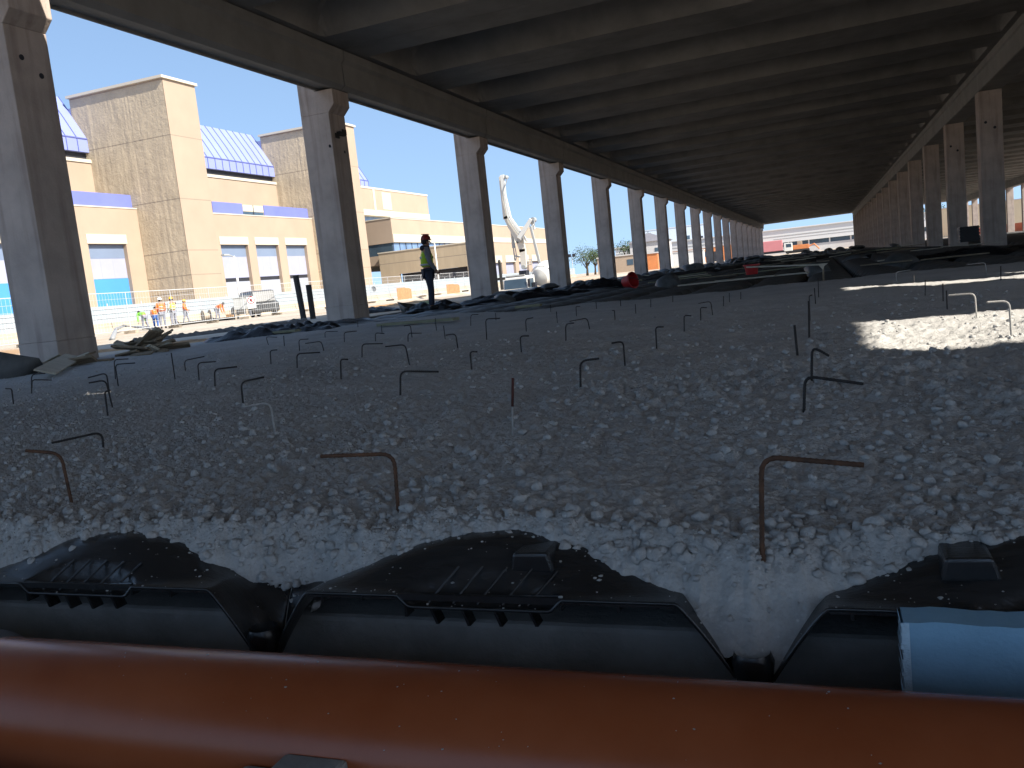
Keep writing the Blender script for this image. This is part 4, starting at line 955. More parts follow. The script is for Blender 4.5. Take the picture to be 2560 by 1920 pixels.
def car(loc, rz, lab, paint, L=4.1, H=1.5, name='parked_car', van=False):
    e = empty(name, loc, rz); tag(e, lab, 'car'); W = .86; h = H
    low = [(-L / 2, .35), (-L / 2 + .05, .85), (-L / 2 + .3, .95), (L * .2, .98), (L / 2 - .15, .78), (L / 2, .55), (L / 2 - .02, .3), (-L / 2 + .1, .25)]
    mb = MB(); mb.prism(low, 'y', -W, W); mb.build('body', paint, e, bevel=.06)
    cabp = [(-L / 2 + .18, .93), (-L / 2 + .45, h - .05), (-L / 2 + .8, h), (L * .06, h), (L * .3, .95)]
    mb = MB(); mb.prism(cabp, 'y', -W + .1, W - .1); mb.build('roof', paint, e, bevel=.05)
    win = [(-L / 2 + .36, 1.0), (-L / 2 + .58, h - .13), (L * .05, h - .12), (L * .21, 1.0)]
    for s in (-1, 1):
        mb = MB(); mb.prism(win, 'y', s * (W - .1) - .006, s * (W - .1) + .006); mb.build('window', M_GLASS, e)
    mb = MB(); d = .012; mb.add([(L * .29 + d, -W + .2, 1.0), (L * .29 + d, W - .2, 1.0), (L * .085 + d, W - .22, h - .06), (L * .085 + d, -W + .22, h - .06)], [(0, 1, 2, 3)]); mb.build('windscreen', M_GLASS, e)
    for x in (-L * .32, L * .31):
        for s in (-1, 1):
            mb = MB(); mb.lathe([(.2, -.09), (.31, -.09), (.32, 0), (.31, .09), (.2, .09)], (x, s * (W - .08), .32), 18, MX); wv = mb.build('wheel', M_TYRE, e)
            mb = MB(); mb.lathe([(.19, -.095), (.19, .095)], (x, s * (W - .08), .32), 12, MX); mb.build('rim', M_STEELP, wv)
    for s in (-1, 1):
        mb = MB(); mb.box((L / 2 - .12, s * .6 - .16, .62), (L / 2 - .03, s * .6 + .16, .75)); mb.build('headlight', M_SIGNW, e)
    return e
p = onZ(640, 795, GZ); car((p.x * 1.14, p.y * 1.14, GZ), 2.6, 'dark grey hatchback parked behind the sign on the mesh fence', M_CARG, 4.3, 1.72)

# orange plastic barrier nets
for (a, b, h, lab) in (((995, 748), (1032, 743), 1.0, 'faded orange plastic barrier left of the standing worker'), ((1119, 737), (1152, 733), .9, 'bright orange plastic barrier right of the standing worker')):
    A = onX(a[0], a[1], -33.2); Bq = onX(b[0], b[1], -33.2); A.z = B_z = GZ; Bq.z = GZ
    mb = MB(); n = 14
    d = Bq - A
    for i in range(n):
        s0, s1 = i / n, (i + 1) / n; q0 = A + d * s0; q1 = A + d * s1; o0 = .1 * math.sin(i * 1.3); o1 = .1 * math.sin((i + 1) * 1.3); h0 = h * (1 - .35 * max(0, s0 - .5)); h1 = h * (1 - .35 * max(0, s1 - .5))
        mb.add([(q0.x + o0, q0.y, GZ), (q1.x + o1, q1.y, GZ), (q1.x + o1, q1.y, GZ + h1), (q0.x + o0, q0.y, GZ + h0)], [(0, 1, 2, 3)])
    o = mb.build('barrier_net', M_ORNET, recalc=False); o.modifiers.new('s', 'SOLIDIFY').thickness = .03; tag(o, lab, 'barrier')

# street lamps
def lamp(px, ptop, pbot, X, lab):
    b = onX(px[0], pbot, X); t = onX(px[1], ptop, X); e = empty('street_lamp', (X, b.y, GZ)); tag(e, lab, 'street lamp'); h = t.z - GZ
    mb = MB(); mb.tube([(0, 0, 0), (0, 0, h * .5), (0, 0, h)], [.14, .11, .08], 10); mb.build('pole', M_TRUCKW, e, smooth=True)
    mb = MB(); mb.tube([(0, 0, h - .1), (0, -.5, h + .05), (0, -.9, h + .08)], .05, 8); mb.box((-.18, -1.5, h + .02), (.18, -.8, h + .16)); mb.build('lamp_head', M_CABIN, e, bevel=.03)
lamp((600, 577), 640, 745, -47.5, 'white street lamp in front of the lilac shutters'); lamp((1097, 1089), 608, 705, -45.2, 'white street lamp behind the standing worker')

# earth: a broken asphalt edge, a low bank and a grey hose
def ridge(name, a, b, wd, h, m, lab, seed, kind=None, n=70):
    mb = MB(); a = Vector(a); b = Vector(b); d = b - a; nrm = Vector((-d.y, d.x, 0)).normalized(); k = 6
    for i in range(n + 1):
        c = a + d * i / n
        for j in range(k + 1):
            u = -1 + 2 * j / k; q = Vector((i * .35 + seed * 5, u * 1.3, seed)); env = math.cos(u * math.pi / 2)
            mb.v.append(tuple(c + nrm * wd * (u + .25 * mnoise.noise(q * .8)) + Vector((0, 0, GZ - .02 + h * env * (.6 + .7 * abs(mnoise.noise(q)))))))
    for i in range(n):
        for j in range(k): q = i * (k + 1) + j; mb.f.append((q, q + 1, q + k + 2, q + k + 1)); mb.m.append(0)
    o = mb.build(name, m, recalc=False); return tag(o, lab, 'earth bank' if not kind else None, kind=kind)
M_SOIL = mat('dark broken soil', (.10, .085, .07), .95, .5, 3, .6, 8)
M_CLAY = mat('orange clay', (.42, .25, .12), .95, .3, 2, .6, 8)
a = onZ(330, 858, GZ); b = onZ(760, 806, GZ); ridge('earth_bank', (a.x, a.y, 0), (b.x, b.y, 0), .55, .16, M_SOIL, 'low ragged dark bank of broken soil outside the columns', 1)
a = onZ(240, 880, GZ); b = onZ(560, 845, GZ); ridge('clay_bank', (a.x, a.y, 0), (b.x, b.y, 0), 1.1, .07, M_CLAY, 'low strip of orange clay spoil outside the nearest column', 2)
a = onZ(880, 790, GZ); b = onZ(1180, 757, GZ); ridge('spoil_bank', (a.x - 6, a.y + 9, 0), (b.x - 8, b.y + 14, 0), .9, .14, M_CLAY, 'pale low bank of spoil beyond the standing worker', 3)
hp = [onZ(x, y, GZ) for x, y in ((282, 850), (292, 834), (312, 828), (345, 826), (380, 824))]; hz = (.05, .25, .35, .2, .08)
mb = MB(); mb.tube([(q.x, q.y, GZ + z) for q, z in zip(hp, hz)], .09, 10); tag(mb.build('grey_hose', M_GREYPVC, smooth=True), 'thick grey hose bending down to the ground left of the workers', 'hose')
mb = MB(); q0, q1 = onZ(430, 817, GZ), onZ(590, 798, GZ); mb.tube([(q0.x, q0.y, GZ + .1), ((q0.x + q1.x) / 2, (q0.y + q1.y) / 2, GZ + .12), (q1.x, q1.y, GZ + .1)], .1, 8); tag(mb.build('ground_pipe', M_POST, smooth=True), 'dark pipe lying on the ground by the workers feet', 'pipe')
p = onZ(519, 806, GZ); mb = MB(); mb.lathe([(.12, -.25), (.4, -.25), (.4, -.2), (.2, -.2), (.2, .2), (.4, .2), (.4, .25), (.12, .25)], (0, 0, .4), 20, Matrix.Rotation(R(90), 3, 'Y')); o = mb.build('cable_drum', M_BARR); o.location = (p.x, p.y, GZ); o.rotation_euler = (0, 0, 1.0); tag(o, 'pale cable drum on its rim left of the bending worker', 'cable drum')
mb = MB(); A = onZ(268, 832, GZ); M_ = Matrix.Translation((A.x, A.y, GZ)) @ Matrix.Rotation(.6, 4, 'Z')
for z in (.1, .35, .6, .85): mb.box((-.55, -.02, z), (.55, .02, z + .04), 0, M_)
for x in (-.55, .5): mb.box((x, -.025, 0), (x + .05, .025, .9), 0, M_)
tag(mb.build('metal_trestle', M_CABIN), 'low grey metal trestle frame right of the nearest column', 'trestle')

# ------------------------------------------------------------------ concrete mixer truck with pump boom
def truck():
    zc = 82.; c0 = ray(1300, 722); P0 = Vector((0, 0, CH)) + c0 * (zc / c0.dot(FWD)); Y = P0.y; TZ = GZ - 1.95; e = empty('pump_truck', (P0.x, Y, TZ)); tag(e, 'white concrete mixer truck with a folded beige pump boom outside the third column', 'truck')
    S = lambda x, y, dy=0.: Vector((onY(x, y, Y).x - P0.x, dy, onY(x, y, Y).z - TZ))
    f = zc / 2139.
    x0, x1 = S(1268, 705).x, S(1330, 705).x; zt = S(1300, 690).z; 
    # cab seen from the front, facing us
    mb = MB(); mb.prism([(-1.2, .55), (-1.28, zt - 1.25), (-1.12, zt - .1), (-.9, zt), (.95, zt), (.95, .55)], 'x', x0, x1); cabo = mb.build('cab', M_TRUCKW, e, bevel=.07)
    mb = MB(); mb.add([(x0 + .12, -1.30, zt - 1.2), (x1 - .12, -1.30, zt - 1.2), (x1 - .16, -1.165, zt - .28), (x0 + .16, -1.165, zt - .28)], [(0, 1, 2, 3)]); o = mb.build('windscreen', M_GLASS, cabo); o.modifiers.new('s', 'SOLIDIFY').thickness = .02
    for s, xx_ in ((-1, x0), (1, x1)):
        mb = MB(); mb.prism([(-1.05, zt - 1.15), (-.95, zt - .3), (.5, zt - .3), (.5, zt - 1.15)], 'x', xx_ - .012, xx_ + .012); mb.build('side_window', M_GLASS, cabo)
        mb = MB(); mb.box((xx_ + s * .08 - .06, -1.35, zt - 1.1), (xx_ + s * .08 + .16 * s, -1.28, zt - .35)); mb.build('mirror', M_DARK, cabo)
    mb = MB(); mb.box((x0 + .1, -1.32, zt - 1.95), (x1 - .1, -1.27, zt - 1.35)); mb.build('grille', M_DARK, cabo)
    mb = MB(); mb.box((x0 - .03, -1.42, .35), (x1 + .03, -1.22, .72)); mb.build('bumper', M_TRUCKW, cabo, bevel=.03)
    for xx_ in (x0 + .25, x1 - .25):
        mb = MB(); mb.box((xx_ - .18, -1.435, .45), (xx_ + .18, -1.415, .62)); mb.build('headlight', M_SIGNW, cabo)
    mb = MB(); mb.box((x0 + .3, -1.1, zt), (x1 - .3, -.9, zt + .12)); mb.build('sun_visor', M_CABIN, cabo)
    # chassis and wheels run back and to the right
    mb = MB(); mb.box((x0 + .4, -1, .5), (x1 + .9, 6.5, .85)); mb.build('chassis', M_DARK, e)
    for xx_, yy_ in ((x0 + .2, -.6), (x1 - .2, -.6), (x0 + .5, 3.4), (x1 + .6, 3.4), (x0 + .6, 4.8), (x1 + .8, 4.8)):
        mb = MB(); mb.lathe([(.3, -.17), (.5, -.17), (.52, 0), (.5, .17), (.3, .17)], (xx_, yy_, .52), 20, Matrix.Rotation(R(90), 3, 'Y')); wo_ = mb.build('wheel', M_TYRE, e)
        mb = MB(); mb.lathe([(.28, -.18), (.28, .18)], (xx_, yy_, .52), 14, Matrix.Rotation(R(90), 3, 'Y')); mb.build('rim', M_STEELP, wo_)
    # mixing drum
    a = Vector((x1 + .2, 1.4, 2.5)); b = Vector((x1 + .95, 5.0, 3.5)); ax = (b - a).normalized(); L = (b - a).length; Mq = ax.to_track_quat('Z', 'Y').to_matrix()
    mb = MB(); mb.lathe([(.3, 0), (.85, .25), (1.15, 1.0), (1.2, 1.9), (1.0, 2.7), (.6, 3.4), (.5, L)], a, 28, Mq); smoothed(mb.build('mixing_drum', M_TRUCKW, e), 40)
    mb = MB(); mb.tube([a + ax * (.3 + .1 * i) + (Mq @ Vector((math.cos(i * .5), math.sin(i * .5), 0))) * (1.02 + .14 * math.sin(min(1, i / 20) * 3)) for i in range(26)], .03, 6); mb.build('drum_seam', M_CABIN, e)
    mb = MB(); mb.box((x1 + .12, -.5, .9), (x1 + .75, .7, 1.7)); mb.box((x1 + .1, -.3, 1.7), (x1 + .4, .3, 2.2)); mb.build('pump_unit', M_DARK, e)
    # turret and the folded boom, arm by arm
    def arm(p, q, w0, w1, m, name, dy, th=.32):
        p = S(*p, dy); q = S(*q, dy); d = (q - p).normalized(); nn = Vector((-d.z, 0, d.x)); mb = MB()
        vs = []
        for yv in (dy - th / 2, dy + th / 2):
            for P_, w_ in ((p, w0), (q, w1)):
                for s in (-1, 1): v = P_ + nn * w_ * s; vs.append((v.x, yv, v.z))
        mb.add(vs, [(0, 1, 3, 2), (4, 6, 7, 5), (0, 2, 6, 4), (1, 5, 7, 3), (0, 4, 5, 1), (2, 3, 7, 6)]); return mb.build(name, m, e, bevel=.03)
    mb = MB(); t = S(1308, 676, .2); mb.box((t.x - .35, -.3, .8), (t.x + .35, .7, t.z)); mb.lathe([(.5, 0), (.5, .3)], (t.x, .2, t.z - .5), 16); mb.build('turret', M_DARK, e)
    arm((1309, 668), (1305, 622), .27, .31, M_BOOM, 'boom_arm', .2); arm((1306, 630), (1298, 600), .31, .36, M_BOOM, 'boom_arm', .2)
    arm((1300, 605), (1278, 566), .38, .34, M_BOOM, 'boom_arm', .2); arm((1277, 568), (1263, 540), .30, .26, M_BOOM, 'boom_arm', .2); arm((1263, 548), (1251, 441), .24, .20, M_BOOM, 'boom_arm', .2)
    arm((1258, 438), (1263, 490), .20, .17, M_TRUCKW, 'boom_arm', -.25); arm((1263, 488), (1277, 545), .16, .14, M_TRUCKW, 'boom_arm', -.25); arm((1276, 543), (1320, 603), .13, .10, M_TRUCKW, 'boom_arm', -.25)
    arm((1303, 597), (1333, 548), .24, .17, M_TRUCKW, 'boom_arm', -.6, .26); arm((1331, 548), (1337, 574), .12, .12, M_TRUCKW, 'boom_arm', -.25); arm((1334, 566), (1356, 656), .11, .13, M_CABIN, 'boom_arm', -.9, .22)
    def hinge(p, r_, dy): q = S(*p, dy); mb = MB(); mb.lathe([(r_, -.28), (r_, .28)], q, 16, MX); mb.build('hinge', M_CABIN, e)
    hinge((1266, 443), .17, -.1); hinge((1337, 550), .24, -.4); hinge((1301, 600), .2, -.2); hinge((1309, 668), .22, .2)
    mb = MB(); mb.tube([S(x, y, -.45) for x, y in ((1268, 440), (1272, 447), (1268, 462), (1262, 480), (1266, 510), (1272, 540), (1284, 562), (1302, 588))], .045, 6); mb.tube([S(x, y, -.7) for x, y in ((1340, 548), (1342, 560), (1337, 580), (1345, 610), (1353, 640))], .05, 6); mb.build('delivery_pipe', M_CABIN, e)
    mb = MB(); mb.tube([S(1275, 578, .6), S(1279, 620, .6)], .16, 10); mb.tube([S(1280, 600, .6), S(1286, 640, .6), S(1284, 652, .6)], .05, 6); mb.tube([S(1278, 618, .6), S(1282, 652, .6)], .07, 8); mb.tube([S(1282, 640, .6), S(1297, 643, .6)], .07, 8); mb.build('hydraulic_ram', M_CABIN, e)
    mb = MB()
    for y in (650, 656, 662): mb.tube([S(1315, y, .3), S(1327, y - 2, .3)], .04, 6)
    mb.tube([S(1327, 648, .3), S(1325, 664, .3)], .04, 6); mb.build('ladder', M_CABIN, e)
truck()
p = onZ(1256, 735, GZ); mb = MB(); mb.box((-.1, -.1, 0), (.1, .1, 1.5)); mb.box((-.35, -.06, .55), (.35, .06, .7)); mb.ball((0, 0, 1.6), .12, 8); o = mb.build('pump_valve', M_POST); d_ = Vector((p.x, p.y, 0)).normalized(); q_ = onY(1256, 728, 60.); o.location = (q_.x, 60., GZ); o.scale = (.9, .9, 1.3); tag(o, 'dark valve post beside the cab of the mixer truck', 'valve post')

# ------------------------------------------------------------------ the cream building with towers
bd = empty('cream_building', (-66, 90, 0)); tag(bd, 'large cream concrete building with rough towers, violet bands and blue metal roofs', 'building'); BO = Vector((-66, 90, 0))
def bpart(mb, name, m, parent=bd, **k): mb.v = [(v[0] - BO.x, v[1] - BO.y, v[2]) for v in mb.v]; return mb.build(name, m, parent, **k)
XT, XL, XU, PER, TW = -60.35, -66.0, -71.0, 32.66, 4.71
def mat_joint(name, base, zs):
    m = bpy.data.materials[base].copy(); m.name = name; n = m.node_tree.nodes; l = m.node_tree.links; b = n['Principled BSDF']
    tc = n.new('ShaderNodeTexCoord'); sx = n.new('ShaderNodeSeparateXYZ'); l.new(tc.outputs['Object'], sx.inputs[0]); acc = None
    for z in zs:
        s1 = n.new('ShaderNodeMath'); s1.operation = 'COMPARE'; s1.inputs[1].default_value = z; s1.inputs[2].default_value = .05; l.new(sx.outputs['Z'], s1.inputs[0])
        if acc is None: acc = s1.outputs[0]
        else: a_ = n.new('ShaderNodeMath'); a_.operation = 'MAXIMUM'; l.new(acc, a_.inputs[0]); l.new(s1.outputs[0], a_.inputs[1]); acc = a_.outputs[0]
    mx = n.new('ShaderNodeMix'); mx.data_type = 'RGBA'; l.new(acc, mx.inputs[0]); l.new(b.inputs['Base Color'].links[0].from_socket, mx.inputs[6]); mx.inputs[7].default_value = (.24, .20, .15, 1); l.new(mx.outputs[2], b.inputs['Base Color']); return m
M_TOWS = mat_joint('tower render jointed', 'cream render', (18.6, 12.3, 7.1, 4.6)); M_TOWR = mat_joint('tower rough jointed', 'rough split concrete', (18.6, 12.3, 7.1, 4.6, 2.9))
for k in (-1, 0, 1):
    y0 = 71.87 + k * PER
    bpart(MB().box((-72.6, y0, 0), (XT, y0 + TW, 24.1)), 'tower', M_TOWS)
    mb = MB(); n1, n2 = 60, 110; x0_, x1_ = -72.55, XT - .03           # rough face: real relief, vertical ridges and pits
    for j in range(n2 + 1):
        for i in range(n1 + 1):
            x = x0_ + (x1_ - x0_) * i / n1; z = 23.95 * j / n2; q = Vector((x * 1.3, z * .9, k * 11.))
            rel = .015 * abs(mnoise.noise(q)) + .05 * abs(mnoise.noise(Vector((x * 1.5, z * .10, k * 3 + 4)))) + .018 * mnoise.noise(q * 2.6)
            if abs((x - (x0_ + (x1_ - x0_) * .62))) < .07: rel = -.0
            mb.v.append((x, y0 - .04 - rel, z))
    for j in range(n2):
        for i in range(n1): q = j * (n1 + 1) + i; mb.f.append((q, q + 1, q + n1 + 2, q + n1 + 1)); mb.m.append(0)
    bpart(mb, 'rough_face', M_TOWR, recalc=False)
    bpart(MB().box((-72.7, y0 - .36, 24.1), (XT + .22, y0 + TW + .2, 24.36)), 'coping', M_WHITE)
    # lower wall of the bay after this tower, with three tall shutters
    ya_, yb_ = y0 + TW, y0 + PER; doors = [(y0 + 12.45, y0 + 17.6), (y0 + 19.15, y0 + 23.9), (y0 + 25.6, y0 + 30.45)]
    mb = MB(); c = ya_
    if k == 1: doors = []; yb_ = y0 + TW
    for a, b in doors: mb.box((XL - 1.7, c, 0), (XL, a, 8.33)); c = b
    if k < 1:
        mb.box((XL - 1.7, c, 0), (XL, yb_, 8.33)); mb.box((XL - 1.702, ya_, 8.33), (XL + .0, yb_, 11.9)); bpart(mb, 'lower_wall', M_CREAM)
        bpart(MB().box((XL - 1.05, ya_, 11.9), (XL + .06, yb_, 12.02)), 'coping', M_WHITE)
        bpart(MB().box((XL - .58, y0 + 12.65, 12.02), (XL - .5, y0 + 18.2, 13.42)).box((XL - .58, y0 + 22.6, 12.02), (XL - .5, yb_ - .05, 13.42)), 'violet_band', M_PURPLE)
        wv = bpart(MB().box((XL - .6, y0 + 18.35, 12.55), (XL - .52, y0 + 22.45, 13.32)), 'window', M_WHITE); bpart(MB().box((XL - .62, y0 + 18.3, 12.02), (XL - .56, y0 + 22.5, 12.5)), 'pane', M_GLASS, wv).location = (0, 0, 0)
        for t in (y0 + 20.4,): bpart(MB().box((XL - .515, t - .06, 12.05), (XL - .5, t + .06, 13.35)), 'mullion', M_DARK, wv)
        bpart(MB().box((XL - 6, ya_, 11.6), (XL - .7, yb_, 11.85)), 'flat_roof', M_STUCCO)
        for i, (a, b) in enumerate(doors):
            bpart(MB().box((XL, a - .12, 8.36), (XL + .06, b + .12, 9.28)), 'lintel', M_WHITE)
            d = bpart(MB().box((XL - .55, a, 4.4 if not (k == -1 and i == 2) else 4.95), (XL - .45, b, 8.33)), 'shutter', M_DOOR)
            blue = (k == -1)
            bpart(MB().box((XL - .54, a, 6.95), (XL - .435, b, 8.325)), 'upper_band', M_SHUTU, d)  # blue-grey strip across the upper part of the shutter
            bpart(MB().box((XL - .53, a, 0), (XL - .43, b, 3.95 if not blue else 4.93)), 'lower_panel', M_DOORB if blue else M_DOORL, d)  # grey ones stand in for the interior below the half-open shutter
            if not blue: bpart(MB().box((XL - .58, a, 3.95), (XL - .5, b, 4.4)), 'dark_gap', M_DARK, d)
            for t in (.33, .66): bpart(MB().box((XL - .455, a + (b - a) * t - .02, 4.98), (XL - .442, a + (b - a) * t + .02, 8.33)), 'seam', M_DOORL, d)
    # upper wall, dark strip, fascia and sloping seamed roof
    yb2 = y0 + PER if k < 1 else y0 + TW + 22.
    if k < 1:
        bpart(MB().box((XU - .5, ya_, 11.8), (XU, yb2, 17.3)), 'upper_wall', M_CREAM); bpart(MB().box((XU - .6, ya_, 17.3), (XU + .12, yb2, 17.65)), 'sill', M_WHITE)
    bpart(MB().box((XU - .9, ya_, 17.6), (XU - .5, yb2, 18.5)), 'window_strip', M_DARK)
    mb = MB(); prof = [(XU, 18.4), (XU, 19.75), (XU - .5, 20.6), (XU - 1.3, 21.95), (XU - 3.0, 24.6), (XU - 9, 24.7), (XU - 9, 18.4)]
    mb.prism(prof, 'y', ya_, yb2 - .02)
    rf = bpart(mb, 'sloping_roof', M_BLUEROOF)
    mb = MB(); n = int((yb2 - ya_) / 1.35)
    for i in range(n + 1):
        yy_ = ya_ + (yb2 - ya_) * i / n
        for (p0, p1) in zip(prof[:4], prof[1:5]):
            d = Vector((p1[0] - p0[0], 0, p1[1] - p0[1])); nn = Vector((d.z, 0, -d.x)).normalized() * .07
            mb.add([(p0[0], yy_ - .03, p0[1]), (p0[0] + nn.x, yy_ - .03, p0[1] + nn.z), (p1[0] + nn.x, yy_ - .03, p1[1] + nn.z), (p1[0], yy_ - .03, p1[1]), (p0[0], yy_ + .03, p0[1]), (p0[0] + nn.x, yy_ + .03, p0[1] + nn.z), (p1[0] + nn.x, yy_ + .03, p1[1] + nn.z), (p1[0], yy_ + .03, p1[1])],
                   [(0, 1, 2, 3), (4, 7, 6, 5), (1, 5, 6, 2), (0, 3, 7, 4), (0, 4, 5, 1), (3, 2, 6, 7)])
    mb.box((XU - .02, ya_, 19.72), (XU + .06, yb2, 19.84)); bpart(mb, 'roof_seams', mat('roof seam blue', (.10, .12, .32), .5, .05, 1), rf)
# upper block right of the second tower
bpart(MB().box((-72, 109.3, 13.95), (-66, 143.25, 17.2)), 'upper_block', M_CREAM); bpart(MB().box((-72.1, 109.3, 17.2), (-65.92, 143.32, 17.48)), 'coping', M_WHITE); bpart(MB().box((-72.05, 109.3, 13.05), (-65.94, 143.3, 13.95)), 'white_band', M_WHITE)
bpart(MB().box((-71.5, 109.3, 11.5), (-67.2, 142.5, 13.05)), 'window_strip', M_GLASSB); bpart(MB().box((-66., 122.9, 13.96), (-65.9, 123.5, 17.2)).box((-66., 126, 14.2), (-65.97, 129, 16.9)), 'downpipe', M_WHITE)
# the lower wings, a building of their own in front of it
bw = empty('office_wing', (-60, 117, 0)); tag(bw, 'long low cream office wing with white bands and ribbon windows right of the towers', 'building'); BO = Vector((-60, 117, 0))
wp = lambda mb, n, m, par=None, **k: bpart(mb, n, m, par or bw, **k)
YB_, XB_ = 117.07, -60.35
wp(MB().box((-80, YB_, 8.15), (XB_, 205, 11.75)), 'upper_wall', M_CREAM); wp(MB().box((-80.1, YB_ - .08, 11.75), (XB_ + .08, 205, 11.9)), 'coping', M_WHITE)
wp(MB().box((XB_, YB_ + .06, 8.2), (XB_ + .12, 205, 9.4)), 'white_band', M_WHITE)
rbw = wp(MB().box((-79.5, YB_ + .25, 6.4), (XB_ - .25, 204.8, 8.14)), 'ribbon_window', M_GLASSB)
mb = MB()
for i in range(40): yy_ = YB_ + .3 + i * 2.1; mb.box((XB_ - .27, yy_, 6.42), (XB_ - .18, yy_ + .1, 8.12))
for i in range(9): xx_ = XB_ - .3 - i * 2.0; mb.box((xx_ - .1, YB_ + .18, 6.42), (xx_, YB_ + .27, 8.12))
wp(mb, 'mullion', M_DARK, rbw); wp(MB().box((-79.6, YB_ + .14, 6.44), (XB_ - .3, YB_ + .24, 8.1)), 'dark_glazing', M_GLASS)
wp(MB().box((-80, YB_ - .02, 5.0), (XB_, 205, 6.4)), 'sill_wall', M_CREAM)
# the nearer low block with a wide dark opening
YC_, XC_ = 115.0, -46.5; M_CREAMR = mat_joint('cream wall jointed', 'ribbed cream wall', (5.0,))
mb = MB(); mb.box((-62, YC_, 3.3), (XC_, YC_ + .5, 6.6)); mb.box((-62, YC_, 0), (-58.9, YC_ + .5, 3.3)); mb.box((-47.9, YC_, 0), (XC_, YC_ + .5, 3.3)); wp(mb, 'front_wall', M_CREAMR)
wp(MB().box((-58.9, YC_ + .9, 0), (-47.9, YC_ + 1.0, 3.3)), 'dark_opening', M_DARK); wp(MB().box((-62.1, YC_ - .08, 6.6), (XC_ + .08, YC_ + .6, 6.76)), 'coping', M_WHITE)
ds = [onX(x, 690, XC_).y for x in (1243, 1258, 1268, 1292, 1301, 1325, 1334, 1353)]
YE = 158.; mb = MB(); mb.box((-62, YC_ + .5, 5.9), (XC_, YE, 6.6)); cpos = YC_ + .5; zdoor = onX(1270, 656, XC_).z
edges = [YC_ + 3.0] + ds[:1]; drs = [(ds[0] - 9, ds[0] + .0)] + [(ds[i] + .0, ds[i + 1]) for i in (2, 4, 6)]; drs[0] = (ds[0] - 3.2, ds[1])
for a, b in drs: mb.box((XC_ - .5, cpos, 0), (XC_, a, zdoor)); cpos = b
mb.box((XC_ - .5, cpos, 0), (XC_, YE, zdoor)); mb.box((XC_ - .502, YC_ + .5, zdoor), (XC_, YE, 5.9)); wp(mb, 'side_wall', M_CREAM); wp(MB().box((-62.1, YC_ + .6, 6.6), (XC_ + .08, YE + .1, 6.76)), 'coping', M_WHITE)
for a, b in drs: wp(MB().box((XC_, a - .1, zdoor + .03), (XC_ + .08, b + .1, zdoor + 1.1)), 'lintel', M_WHITE); wp(MB().box((XC_ - .45, a, 0), (XC_ - .4, b, zdoor)), 'shutter', M_DOOR)

# ------------------------------------------------------------------ trees and far things
def tree(loc, h, rad, seed, lab, grp=None, n=1500):
    rd = random.Random(seed); e = empty('leafy_tree', loc); tag(e, lab, 'tree', grp); mb = MB(); tips = []
    mb.tube([(0, 0, 0), (.1, .05, h * .25), (0, .1, h * .5)], [.05 * h, .035 * h, .022 * h], 8)
    for i in range(9):
        a = rd.uniform(0, 6.28); t = Vector((math.cos(a) * rad * rd.uniform(.35, .75), math.sin(a) * rad * rd.uniform(.35, .75), h * rd.uniform(.55, .92))); mb.tube([(0, .05, h * rd.uniform(.22, .45)), t * .6 + Vector((0, 0, h * .18)), t], [.018 * h, .011 * h, .004 * h], 6); tips.append(t)
    mb.build('trunk', M_BARK, e, smooth=True); mb = MB()
    for i in range(n):
        t = rd.choice(tips); p = t + Vector((rd.gauss(0, rad * .26), rd.gauss(0, rad * .26), rd.gauss(0, h * .085))); s = h * rd.uniform(.016, .034)
        u = Vector((rd.gauss(0, 1), rd.gauss(0, 1), rd.gauss(0, 1))).normalized(); v = u.cross(Vector((rd.gauss(0, 1), rd.gauss(0, 1), rd.gauss(0, 1)))).normalized()
        mb.add([p - u * s, p + v * s * .5, p + u * s, p - v * s * .5], [(0, 1, 2, 3)])
    mb.build('crown', M_LEAF, e, recalc=False)
def at_d(px, py, zc): d = ray(px, py); return Vector((0, 0, CH)) + d * (zc / d.dot(FWD))
q = at_d(1468, 680, 190); tree((q.x, q.y, GZ), 6.3, 3.6, 1, 'round leafy tree above the white hoarding between the fourth and fifth columns')
q = at_d(1488, 680, 200); tree((q.x, q.y, GZ), 5.6, 3.0, 2, 'broad leafy tree just left of the fifth column')
q = at_d(1570, 680, 185); tree((q.x, q.y, GZ), 6.6, 3.2, 3, 'leafy tree standing over the tan hut between the fifth and sixth columns')
q = at_d(1630, 660, 260); tree((q.x, q.y, GZ), 9.5, 5, 4, 'dark leafy tree behind the grey pitched roof house')
def hut(px, zc, wd, dp, h, m, lab, roof=None, name='small_house', rz=.1, win=True):
    q = at_d(px, 690, zc); e = empty(name, (q.x, q.y, GZ), rz); tag(e, lab, 'building'); mb = MB(); mb.box((-wd / 2, 0, 0), (wd / 2, dp, h)); mb.build('wall', m, e)
    if roof: mb = MB(); mb.prism([(-wd / 2 - .4, h), (wd / 2 + .4, h), (0, h + wd * .22)], 'y', -.4, dp + .4); mb.build('roof', roof, e)
    else: mb = MB(); mb.box((-wd / 2 - .15, -.15, h), (wd / 2 + .15, dp + .15, h + .2)); mb.build('roof', M_STUCCO, e)
    if win:
        for x in (-wd * .25, wd * .2): mb = MB(); mb.box((x - .6, -.05, h * .4), (x + .6, .02, h * .75)); mb.build('window', M_GLASS, e)
        mb = MB(); mb.box((wd * .36, -.05, 0), (wd * .36 + .9, .02, h * .7)); mb.build('door', M_DARK, e)
hut(1555, 165, 9, 5, 3.1, M_CREAM, 'tan hut between the fifth and sixth columns'); hut(1630, 175, 8, 7, 5.6, M_STUCCO, 'grey stucco house with a pitched grey roof seen past the sixth column', mat('grey roof sheet', (.30, .30, .34), .8, .1, 1))
